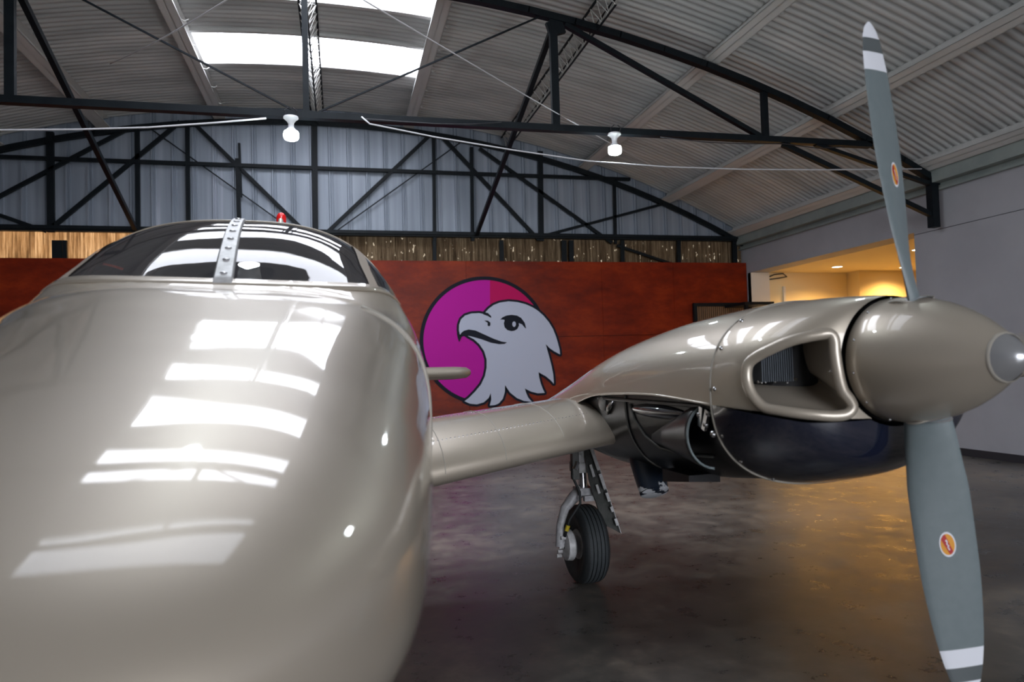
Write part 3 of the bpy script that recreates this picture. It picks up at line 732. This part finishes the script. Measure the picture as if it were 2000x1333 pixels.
mb.grid([[(x, y0+c*ch, 1.20+h_*ch) for c, h_ in FO] for x, y0, ch in ((-2.1, 6.5, .35), (-2.04, 6.36, .62), (-1.9, 6.3, .72), (0, 6.25, .82), (1.9, 6.3, .72), (2.04, 6.36, .62), (2.1, 6.5, .35))], closed=True)
mb.build('tailplane', M['champ'], air, smooth='all')

# --- wing
def wing_sec(x):
    le = 1.15+.25*min(max((x-.55)/1.0, 0), 1); te = 2.98; ch = te-le; zc = .775+.115*(min(x, 1.6)-.6)+.0935*max(0, x-1.6)
    if x > 5.6: k = (x-5.6)/.35; le += .5*k*k; ch = te-le-.1*k*k
    pts = []
    for c, h_ in foil(.15, 16):
        z = zc + h_*ch*(1.12 if h_ > 0 else .85) + .035*ch*(1-(2*c-.8)**2)*(1 if c < .9 else .6)
        pts.append((x, le+c*ch, z))
    return pts
WX = [.45, .7, 1.0, 1.3, 1.6, 2.0, 2.4, 3, 3.6, 4.2, 4.8, 5.3, 5.6, 5.75, 5.86, 5.92]
# --- engine nacelle
NX = 1.985; HZ = 1.238
n_w = curve([(.09, .200), (.105, .255), (.14, .315), (.20, .362), (.28, .398), (.36, .418), (.45, .428), (.9, .438), (1.4, .435), (2.0, .40), (2.6, .35), (3.1, .28), (3.6, .14)])
n_t = curve([(.09, 1.438), (.12, 1.442), (.3, 1.452), (.5, 1.455), (.9, 1.435), (1.3, 1.385), (1.7, 1.305), (2.1, 1.20), (2.6, 1.075), (3.1, .98), (3.6, .95)])
n_b = curve([(.09, 1.038), (.10, .99), (.13, .945), (.20, .90), (.30, .855), (.45, .81), (.9, .745), (1.3, .715), (1.7, .70), (2.2, .73), (3.5, .85)])
n_n = curve([(.09, 2.0), (.2, 2.3), (.45, 2.45), (1.3, 2.5), (2.2, 2.3), (3.5, 2.0)])
n_m = curve([(.09, HZ), (.2, 1.20), (.45, 1.14), (1.4, 1.08), (2.4, .98), (3.5, .90)])
n_line = curve([(.09, 1.062), (.2, 1.082), (.45, 1.102), (.9, 1.125), (1.4, 1.11), (1.9, 1.02), (2.4, .90), (3.5, .86)])
def nac(y, t, dw=0):
    x, z = sup(n_w(y)-dw, n_t(y), n_b(y)+dw*.5, n_m(y), n_n(y), t, NX); return (x, y, z)
def t_at(y):
    zl = n_line(y); lo, hi = .02, PI-.02
    for _ in range(40):
        md = (lo+hi)/2
        if nac(y, md)[2] > zl: lo = md
        else: hi = md
    return lo
# intake mouth outline on the inboard cheek (plane points)
INT = [ (1.589,0.281,1.224),(1.596,0.271,1.246),(1.610,0.245,1.265),(1.628,0.215,1.281),(1.663,0.170,1.304),(1.696,0.138,1.315),(1.733,0.115,1.322),(1.759,0.103,1.323),(1.769,0.097,1.304),(1.769,0.095,1.265),(1.773,0.093,1.218),(1.780,0.093,1.180),(1.791,0.093,1.148),(1.812,0.092,1.122),(1.821,0.093,1.098),(1.805,0.099,1.079),(1.769,0.110,1.074),(1.723,0.129,1.078),(1.674,0.162,1.085),(1.639,0.199,1.093),(1.616,0.232,1.100),(1.601,0.253,1.121),(1.590,0.271,1.152),(1.587,0.281,1.189)]
MOUTH = [Vector(p) for p in INT]
def smooth_closed(P, sub=4):
    out_ = []
    k = len(P)
    for i in range(k):
        p0, p1, p2, p3 = P[i-1], P[i], P[(i+1) % k], P[(i+2) % k]
        for j in range(sub):
            t = j/sub
            out_.append(.5*((2*p1)+(-p0+p2)*t+(2*p0-5*p1+4*p2-p3)*t*t+(-p0+3*p1-3*p2+p3)*t**3))
    return out_
MOUTH_S = smooth_closed(MOUTH)
MC = sum(MOUTH_S, Vector())/len(MOUTH_S)
MN = Vector((-.62, -.78, 0)); MU = Vector((0, 0, 1)); MS = MN.cross(MU).normalized()
M2 = [((p-MC).dot(MS), (p-MC).z) for p in MOUTH_S]
def in_mouth(c, side):
    p = Vector((c[0]*side, c[1], c[2]))
    if p.x > NX or p.y > .45: return False
    x, y = (p-MC).dot(MS), p.z-MC.z; ins = False
    for i in range(len(M2)):
        x1, y1 = M2[i]; x2, y2 = M2[i-1]
        if (y1 > y) != (y2 > y) and x < (x2-x1)*(y-y1)/(y2-y1)+x1: ins = not ins
    return ins

def mir(rows, side): return [[(p[0]*side, p[1], p[2]) for p in r] for r in rows]
def build_side(side):
    S = lambda p: (p[0]*side, p[1], p[2])
    # wing
    mb = MB(); rows = [wing_sec(x) for x in WX]; mb.grid(mir(rows, side), closed=True)
    tip = mir([rows[-1]], side)[0]; mb.add(tip, [tuple(range(len(tip)))])
    wg = mb.build('wing', M['champ'], air, smooth='all')
    mb = MB()   # rivet rows on the leading edge panel
    for xx_ in (.78, 1.06, 1.36):
        sec = wing_sec(xx_)
        mb.tube([S((q[0], q[1], q[2]+.001)) for q in sec[0:9]], .0022, 5)
    mb.build('panel_seam', M['seam'], wg, smooth='all')
    mb = MB()
    for k in range(46):
        xx_ = .66+k*.0195; sec = wing_sec(xx_)
        for q in (sec[3], sec[6]): mb.sphere(S((q[0], q[1], q[2]+.001)), .0035, 6, 4)
    mb.build('rivet_row', M['steel'], wg)
    # nacelle: front cowling upper / lower
    yf = [.09+.36*(k/44)**1.25 for k in range(45)]
    ya = [.45+(3.5-.45)*k/44 for k in range(45)]
    NTT = 90
    up_f = [[nac(y, -t_at(y)+2*t_at(y)*j/NTT) for j in range(NTT+1)] for y in yf]
    lo_f = [[nac(y, t_at(y)+(2*PI-2*t_at(y))*j/50, -.055*max(0, 1-(y-.09)/.36)*math.sin(PI*min(1, (y-.085)/.05)/2)) for j in range(51)] for y in yf]
    up_a = [[nac(y, -t_at(y)+2*t_at(y)*j/60) for j in range(61)] for y in ya]
    def rec(y): return .045*min(max((y-.45)/.05, 0), 1)
    lo_a = [[nac(y, t_at(y)+(2*PI-2*t_at(y))*j/50, rec(y)) for j in range(51)] for y in ya]
    mb = MB(); mb.grid(mir(up_f, side), skip=lambda c: in_mouth(c, side)); mb.grid(mir(up_a, side))
    na = mb.build('engine_nacelle', M['champ'], air, smooth='all', label='champagne upper engine housing over the wing')
    mb = MB(); mb.grid(mir(lo_f, side)); mb.build('lower_cowling', M['black_gloss'], na, smooth='all', label='glossy black lower cowling')
    mb = MB(); mb.grid(mir(lo_a, side)); mb.build('side_panel', M['black_satin'], na, smooth='all', label='shade-darkened black lower side of the engine housing')  # black paint also carries the shade of the recessed side
    # turned-in lower edge of the upper shell
    mb = MB(); 
    for sg in (-1, 1):
        mb.grid(mir([[nac(y, sg*t_at(y)), tuple(Vector(nac(y, sg*t_at(y)))+Vector((-sg*.05, 0, .004)))] for y in ya], side))
    mb.build('shell_edge', M['black_satin'], na, smooth='all')
    mb = MB()
    for sg in (-1, 1): mb.tube([S(nac(y, sg*t_at(y))) for y in ya[:34]], .005, 6)
    mb.build('edge_bead', M['champ'], na, smooth='all')
    # cowl seam ring with screws
    mb = MB(); mb.tube([S(tuple(Vector(nac(.45, t)))) for t in np.linspace(-PI, PI, 80)[:-1]], .0048, 6, closed=True)
    mb.build('cowl_seam', M['seam'], na, smooth='all')
    mb = MB()
    for t in (-.75, -1.15, -1.55, -1.95, -2.3, -2.7, .9, 1.5, 2.1):
        mb = MB(); q = Vector(nac(.425, t)); mb.sphere(S(q), .008, 8, 5); mb.build('cowl_screw', M['steel'], na, smooth='all')
    # intake
    rim = [Vector(S(p)) for p in MOUTH_S]
    mb = MB(); mb.tube(rim, .018, 12, closed=True); mb.build('intake_lip', M['champ'], na, smooth='all')
    mb = MB(); k = len(MOUTH_S); zmin = min(p.z for p in MOUTH_S); zmax = max(p.z for p in MOUTH_S)
    def deep(p, a):
        fz = (p.z-zmin)/(zmax-zmin)
        return Vector(S((p.x+a*.03, p.y+.02+a*.16, p.z+a*(.085*(1-fz)-.012*fz))))
    rws = [[Vector(S(p)) for p in MOUTH_S]]+[[deep(p, a) for p in MOUTH_S] for a in (.15, .4, .7, 1)]
    mb.grid(rws, closed=True); mb.build('intake_duct', M['champ'], na, smooth='all')
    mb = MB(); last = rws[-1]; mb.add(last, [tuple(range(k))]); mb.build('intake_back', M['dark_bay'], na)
    mb = MB()
    lx0 = min(abs(p.x) for p in last)+.012; lx1 = lx0+.11; ly_ = sum(p.y for p in last)/k-.006
    for j in range(15):
        x = lx0+.002+j*.0066
        mb.box(*sorted((side*x, side*(x+.0018))), ly_-.075-(x-lx0)*.3, ly_+.01-(x-lx0)*.3, zmin+.105, zmax-.03)
    mb.build('cylinder_fins', M['fin_metal'], na)
    mb = MB()
    for j in range(14):
        mb.sphere(S((lx0+.01+random.random()*.10, ly_-.05-random.random()*.02, zmin+.095+random.random()*.035)), .0035, 6, 4)
    mb.tube([S((lx0, ly_-.05, zmin+.105)), S((lx0+.06, ly_-.06, zmin+.12)), S((lx0+.12, ly_-.09, zmin+.11))], .005, 6)
    mb.build('engine_fitting', M['steel'], na, smooth='all')
    # bulges, scoop and exhaust on the black side (inboard)
    XI = NX-.395
    mb = MB(); mb.sphere((side*(XI+.02), .92, 1.055), 1, 24, 12, (.045, .26, .032)); mb.build('side_blister', M['black_gloss'], na, smooth='all')
    mb = MB()   # forward-facing cooling scoop, half cone
    rows = []
    for a, (y, sc_) in enumerate(((.545, 1), (.56, 1.03), (.62, 1), (.72, .8), (.85, .5), (1.0, .15))):
        rows.append([(side*(XI+.03-.075*sc_*math.sin(PI*j/16)), y+(.05*math.sin(PI*j/16) if a < 2 else 0), .985-.115*sc_*math.cos(PI*j/16)-(1-sc_)*.05) for j in range(17)])
    mb.grid(rows); mb.build('cooling_scoop', M['black_satin'], na, smooth='all', solid=.004)
    mb = MB(); mb.tube([rows[0][j] for j in range(17)], .005, 6); mb.build('scoop_lip', M['blade'], na, smooth='all')
    mb = MB(); mb.box(*sorted((side*(XI-.008), side*(XI+.03))), .50, 1.5, 1.083, 1.098); mb.build('side_rail', M['black_satin'], na, bevel=.004)
    mb = MB()   # bright edges, brackets, hinge, oval vent
    mb.tube([S((XI+.005, 1.34, 1.085)), S((XI-.008, 1.37, 1.05)), S((XI, 1.40, 1.02))], .009, 8); mb.build('side_hinge', M['steel'], na, smooth='all')
    mb = MB(); mb.sphere(S((XI+.0, 1.45, 1.065)), 1, 16, 8, (.018, .034, .036)); mb.build('oval_vent', M['cast'], na, smooth='all'); mb = MB()  # pale bump, its white paints the light in an oval hole
    for y, z in ((.50, 1.07), (.52, 1.03), (.56, 1.06), (.475, 1.00)): 
        mb.sphere(S((XI-.012, y, z)), .013, 8, 6); 
    mb.bar(S((XI-.015, .50, 1.08)), S((XI-.015, .53, 1.01)), .012, .02); mb.bar(S((XI-.015, .54, 1.09)), S((XI-.012, .56, 1.02)), .010, .02)
    mb.build('latch_bracket', M['steel'], na, smooth=True)
    mb = MB(); mb.tube([S(nac(y, -t_, .040)) for y, t_ in ((1.15, 1.60), (1.12, 1.75), (1.06, 1.95), (.98, 2.12), (.80, 2.22), (.62, 2.25))], .006, 6)
    mb.tube([S(nac(1.20, -t_, .040)) for t_ in np.linspace(1.5, 2.6, 20)], .005, 6)
    mb.build('side_seam', M['dark_seam'], na, smooth='all')
    P = [(side*(NX-.20), 1.44, .86), (side*(NX-.205), 1.40, .79), (side*(NX-.212), 1.34, .71), (side*(NX-.216), 1.305, .655)]
    mb = MB(); mb.tube(P, [.080, .078, .074, .067], 20, cap=False); mb.tube([P[3], (P[3][0], P[3][1]-.004, P[3][2]-.006)], [.067, .052], 20)
    mb.build('exhaust_pipe', M['worn'], na, smooth=True, label='dark exhaust stub with worn white paint')
    mb = MB(); mb.add([S(q) for q in ((NX-.30, .84, .775), (NX-.16, .84, .765), (NX-.16, 1.06, .735), (NX-.30, 1.06, .745), (NX-.30, .84, .80), (NX-.16, .84, .80), (NX-.16, 1.06, .80), (NX-.30, 1.06, .80))],
                      [(0,3,2,1),(4,5,6,7),(0,1,5,4),(1,2,6,5),(2,3,7,6),(3,0,4,7)]); mb.build('cowl_flap', M['black_satin'], na)
    # spinner
    mb = MB(); mb.lathe([(.088, .0), (.088, .185), (.080, .191), (.02, .190), (-.04, .181), (-.10, .164), (-.155, .141), (-.205, .114), (-.24, .091), (-.278, .064)], (side*NX, 0, HZ), 'y', 64)
    sp = mb.build('spinner', M['champ'], air, smooth=True)
    mb = MB(); mb.lathe([(-.274, .0665), (-.279, .067), (-.283, .062)], (side*NX, 0, HZ), 'y', 48); mb.build('spinner_ring', M['seam'], sp, smooth='all')
    mb = MB(); mb.lathe([(-.278, .063), (-.30, .046), (-.32, .027), (-.330, .013), (-.333, 0)], (side*NX, 0, HZ), 'y', 48); mb.build('spinner_cap', M['cap'], sp, smooth='all', label='paler silver tip of the spinner')
    mb = MB()
    for j in range(12):
        t = 2*PI*(j+.35)/12; mb = MB(); mb.sphere((side*NX+.190*math.cos(t), .055, HZ+.190*math.sin(t)), .0045, 8, 5); mb.build('spinner_screw', M['steel'], sp, smooth='all')
    mb = MB(); mb.lathe([(.088, .17), (.10, .17), (.10, .192), (.090, .194)], (side*NX, 0, HZ), 'y', 48); mb.build('backplate', M['dark_bay'], sp, smooth=True)
    # propeller: two blades
    pr_ = MB(); pr_.lathe([(-.05, .07), (.05, .07)], (side*NX, 0, HZ), 'y', 24); 
    prop = pr_.build('propeller', M['steel'], air, smooth=True)
    tilt = math.radians(7.0)
    c_f = curve([(0, .08), (.12, .10), (.17, .122), (.31, .15), (.4, .166), (.6, .171), (.8, .147), (.9, .119), (.97, .085), (1.0, .052), (1.015, .014)])
    b_f = curve([(0, 46), (.17, 44), (.31, 35), (.4, 30), (.6, 23), (.8, 20), (.9, 18), (1.015, 15)])
    t_f = curve([(0, .07), (.12, .064), (.17, .055), (.31, .032), (.4, .024), (.6, .016), (.8, .011), (1.015, .005)])
    for bi, sg in enumerate((1, -1)):
        ax = Vector((-math.sin(tilt)*sg*side, 0, math.cos(tilt)*sg)); tang = Vector((math.cos(tilt)*sg*side, 0, math.sin(tilt)*sg))
        # pitch: the upper blade lies along the view, the lower one faces it
        rr_ = sorted(set([.12+.895*(k/40) for k in range(41)]+[.868, .923, .966, 1.005, 1.012]))
        mats = [M['blade'], M['white_paint'], M['grey_band'], M['blade_back']]
        mbb = MB(); prev = None; nn = 18
        ringz = []
        for r_ in rr_:
            be = math.radians(b_f(r_)); ch = c_f(r_); th_ = t_f(r_)
            cd_ = tang*math.cos(be)*sg*side + Vector((0, 1, 0))*math.sin(be)*sg
            if side < 0: cd_ = tang*math.cos(be)*sg*side + Vector((0, 1, 0))*math.sin(be)*sg
            nd = ax.cross(cd_).normalized()
            if nd.y > 0: nd = -nd
            rg = []
            for j in range(nn):
                a = 2*PI*j/nn; u = math.cos(a); w = math.sin(a)
                xo = u*ch/2 - .02*(r_ < 0)
                yo = w*th_/2*(1.0 if w > 0 else .25)*(1-.25*u)
                rg.append(Vector((side*NX, 0, HZ))+ax*r_+cd_*xo+nd*yo)
            ringz.append(rg)
        o0 = len(mbb.v)
        for rg in ringz: mbb.v += [tuple(q) for q in rg]
        for i in range(len(rr_)-1):
            rm = (rr_[i]+rr_[i+1])/2
            for j in range(nn):
                j2 = (j+1) % nn
                mi = 0
                if rm > .966: mi = 1
                elif rm > .923: mi = 2
                elif rm > .868: mi = 1
                if mi == 0 and nn/2 < j+.5 and j+.5 < nn: mi = 3
                mbb.f.append((i*nn+j, i*nn+j2, (i+1)*nn+j2, (i+1)*nn+j)); mbb.mi.append(mi)
        mbb.f.append(tuple((len(rr_)-1)*nn+j for j in range(nn))); mbb.mi.append(1)
        bl = mbb.build('propeller_blade', mats, prop, smooth=True, label='grey blade pointing %s with white tip bands' % ('up' if sg > 0 else 'down'))
        # round root collar where the blade leaves the spinner
        mb = MB(); c0 = Vector((side*NX, 0, HZ))+ax*.172
        pts = [c0+ax*.010*math.cos(2*a)+tang*.060*math.cos(a)+Vector((0, 1, 0))*.060*math.sin(a) for a in np.linspace(0, 2*PI, 28)[:-1]]
        mb.tube(pts, .0045, 8, closed=True); mb.build('blade_collar', M['seam'], sp, smooth='all')
        mb = MB(); cu = Vector((side*NX, 0, HZ))
        mb.grid([[cu+(ax*(.187-.004*kk)+tang*.058*kk*math.cos(a)+Vector((0, 1, 0))*(.006+.078*kk*math.sin(a))-ax*(.058*kk*math.cos(a))**2/.37) for a in np.linspace(0, 2*PI, 29)[:-1]] for kk in (.05, .5, 1)], closed=True)
        mb.build('blade_cutout', M['white_paint'], sp, smooth='all')
        # oval maker's badge
        rb = .553; be = math.radians(b_f(rb)); cd_ = (tang*math.cos(be)*sg*side + Vector((0, 1, 0))*math.sin(be)*sg).normalized(); nd = ax.cross(cd_).normalized()
        if nd.y > 0: nd = -nd
        c0 = Vector((side*NX, 0, HZ))+ax*rb-cd_*(.0)*sg+nd*(t_f(rb)/2+.0012)
        be2 = math.radians(b_f(rb+.02)); 
        tw = .0
        def el(nm, k, mat, lift, cut=None):
            m_ = MB(); pts_ = [(math.cos(a)*.021*k, math.sin(a)*.034*k) for a in np.linspace(0, 2*PI, 37)[:-1]]
            if cut: pts_ = cut
            m_.add([c0+cd_*u_+ax*v_*sg+nd*lift for u_, v_ in pts_], [tuple(range(len(pts_)))]); return m_.build(nm, mat, prop, fixn=False)
        el('badge', 1.1, M['white_paint'], .0004); el('badge_field', .93, M['yellow'], .0009)
        el('badge_band', 1, M['red'], .0014, [(-.0165, .016), (-.010, .0268), (-.004, .0305), (.013, -.0225), (.008, -.0280), (.003, -.0300)])
        el('badge_script', 1, M['white_paint'], .0019, [(-.006, .012), (-.002, .016), (.001, .006), (-.001, .002), (.004, -.004), (.001, -.008), (.005, -.016), (.002, -.018), (-.002, -.008), (.000, -.004), (-.004, .002), (-.002, .007)])
    # main gear
    gx, gy = 1.765, 2.19
    mb = MB(); mb.tube([(side*gx, gy, .90), (side*gx, gy, .66)], .045, 16); mb.tube([(side*gx-side*.03, gy-.04, .74), (side*gx-side*.03, gy-.04, .66)], .018, 8)
    mb.box(*sorted((side*(gx-.06), side*(gx+.06))), gy-.06, gy+.05, .635, .69)
    gear = mb.build('landing_gear', M['cast'], air, smooth=True, label='main landing gear leg under the wing')
    mb = MB(); mb.tube([(side*gx, gy, .65), (side*gx, gy, .50)], .026, 16); mb.build('piston', M['steel'], gear, smooth=True)
    mb = MB(); mb.box(*sorted((side*(gx-.045), side*(gx+.05))), gy-.05, gy+.045, .505, .545); mb.box(*sorted((side*(gx-.02), side*(gx+.075))), gy-.075, gy-.045, .475, .505)
    mb.tube([(side*(gx-.01), gy, .53), (side*(gx-.06), gy, .49), (side*(gx-.115), gy, .43), (side*(gx-.145), gy, .34), (side*(gx-.15), gy, .22)], [.038, .034, .027, .023, .028], 12)
    mb.build('fork', M['gear_paint'], gear, smooth=True)
    mb = MB(); mb.tube([(side*(gx-.07), gy-.05, .80), (side*(gx-.085), gy-.06, .62), (side*(gx-.05), gy-.075, .53), (side*(gx-.05), gy-.08, .47), (side*(gx-.11), gy-.06, .38), (side*(gx-.135), gy-.04, .28)], .008, 6); mb.build('brake_hose', M['rubber'], gear, smooth='all')
    mb = MB(); mb.tube([(side*(gx-.118), gy-.055, .345), (side*(gx-.128), gy-.05, .315)], .012, 8); mb.build('hose_tag', M['yellow_tag'], gear)
    mb = MB(); mb.tube([(side*(gx-.055), gy-.065, .70), (side*(gx-.075), gy-.075, .66)], .016, 8); mb.build('uplock_roller', M['steel'], gear, smooth=True)
    mb = MB(); mb.box(*sorted((side*(gx-.085), side*(gx-.045))), gy-.07, gy-.03, .60, .76); mb.build('side_brace', M['door_green'], gear, bevel=.004)
    mb = MB(); mb.tube([(side*(gx+.045), gy+.05, .66), (side*(gx+.06), gy+.12, .58), (side*(gx+.05), gy+.055, .51)], .012, 8); mb.build('torque_link', M['cast'], gear, smooth=True)
    R0 = .222
    prof = [(-.045, .085), (-.055, .12), (-.068, .15), (-.076, .175), (-.074, .195), (-.062, .211), (-.050, .217)]
    mf = [0]*6
    for gxx in (-.034, -.012, .012, .034):
        prof += [(gxx-.0025, .2205), (gxx-.002, .213), (gxx+.002, .213), (gxx+.0025, .2205)]; mf += [1, 0, 0, 0]
    prof += [(.050, .217), (.062, .211), (.074, .195), (.076, .175), (.068, .15), (.055, .12), (.045, .085)]; mf += [1]+[0]*6
    mb = MB(); mb.lathe(prof, (side*gx, gy, R0), 'x', 56, miF=mf); mb.build('tire', [M['rubber'], M['tread']], gear, smooth=True)
    mb = MB(); mb.lathe([(-.06, 0), (-.06, .03), (-.045, .05), (-.05, .082), (-.04, .088), (.04, .088), (.05, .082), (.045, .05), (.06, .03), (.06, 0)], (side*gx, gy, R0), 'x', 32); mb.build('wheel_hub', M['cast'], gear, smooth=True)
    mb = MB(); mb.lathe([(-.128*side, .02), (-.128*side, .062), (-.122*side, .084), (-.088*side, .088), (-.080*side, .082), (-.080*side, .02)], (side*gx, gy, R0), 'x', 32); mb.build('brake_disc', M['cast'], gear, smooth=True)
    mb = MB()
    for q in range(5): mb.tube([(side*(gx-.125), gy-.03+.02*q, R0+.05-.03*q), (side*(gx-.155), gy-.03+.02*q, R0+.05-.03*q)], .011, 8)
    mb.build('caliper', M['cast'], gear, smooth=True)
    dv = [(gx-.015, gy-.08, .80), (gx+.03, gy-.06, .80), (gx+.195, gy-.06, .275), (gx+.165, gy-.07, .295), (gx+.11, gy-.08, .325), (gx+.055, gy-.09, .425), (gx-.0, gy-.10, .60)]
    mb = MB(); n_ = len(dv); V_ = [S(q) for q in dv]+[S((q[0], q[1]+.012, q[2])) for q in dv]
    mb.add(V_, [tuple(range(n_))[::-1], tuple(range(n_, 2*n_))]+[(i, (i+1) % n_, n_+(i+1) % n_, n_+i) for i in range(n_)])
    dr = mb.build('gear_door', M['door_green'], gear)
    mb = MB(); 
    mb.bar(S((gx+.027, gy-.072, .80)), S((gx+.192, gy-.07, .28)), .004, .03)
    for a, b in ((.03, .30), (.34, .52), (.56, .66), (.72, .78), (.86, .94)):
        A = Vector((gx+.010, gy-.10, .80)); B = Vector((gx+.175, gy-.10, .30)); mb.bar(S(A.lerp(B, a)), S(A.lerp(B, b)), .017, .008)
    for a, b in ((.1, .32), (.46, .62)):
        A = Vector((gx-.005, gy-.112, .72)); B = Vector((gx+.09, gy-.112, .40)); mb.bar(S(A.lerp(B, a)), S(A.lerp(B, b)), .014, .008)
    mb.build('door_stiffener', M['cast'], dr)
M['cap'] = pbr('satin_silver_paint', (.55, .56, .58), .28, metal=.7, coat=.5)
build_side(1)
build_side(-1)
# nose gear
mb = MB(); mb.tube([(0, -.35, .75), (0, -.38, .42)], .035, 14)
for s in (-1, 1): mb.tube([(0, -.38, .45), (s*.085, -.38, .40), (s*.09, -.38, .19)], .018, 10)
ng = mb.build('nose_gear', M['cast'], air, smooth=True)
mb = MB(); mb.lathe([(-.04, .08), (-.06, .13), (-.066, .16), (-.05, .187), (0, .19), (.05, .187), (.066, .16), (.06, .13), (.04, .08)], (0, -.38, .19), 'x', 40); mb.build('tire', M['rubber'], ng, smooth='all')
mb = MB(); mb.lathe([(-.095, 0), (-.095, .02), (-.04, .03), (-.04, .085), (.04, .085), (.04, .03), (.095, .02), (.095, 0)], (0, -.38, .19), 'x', 24); mb.build('wheel_hub', M['cast'], ng, smooth=True)
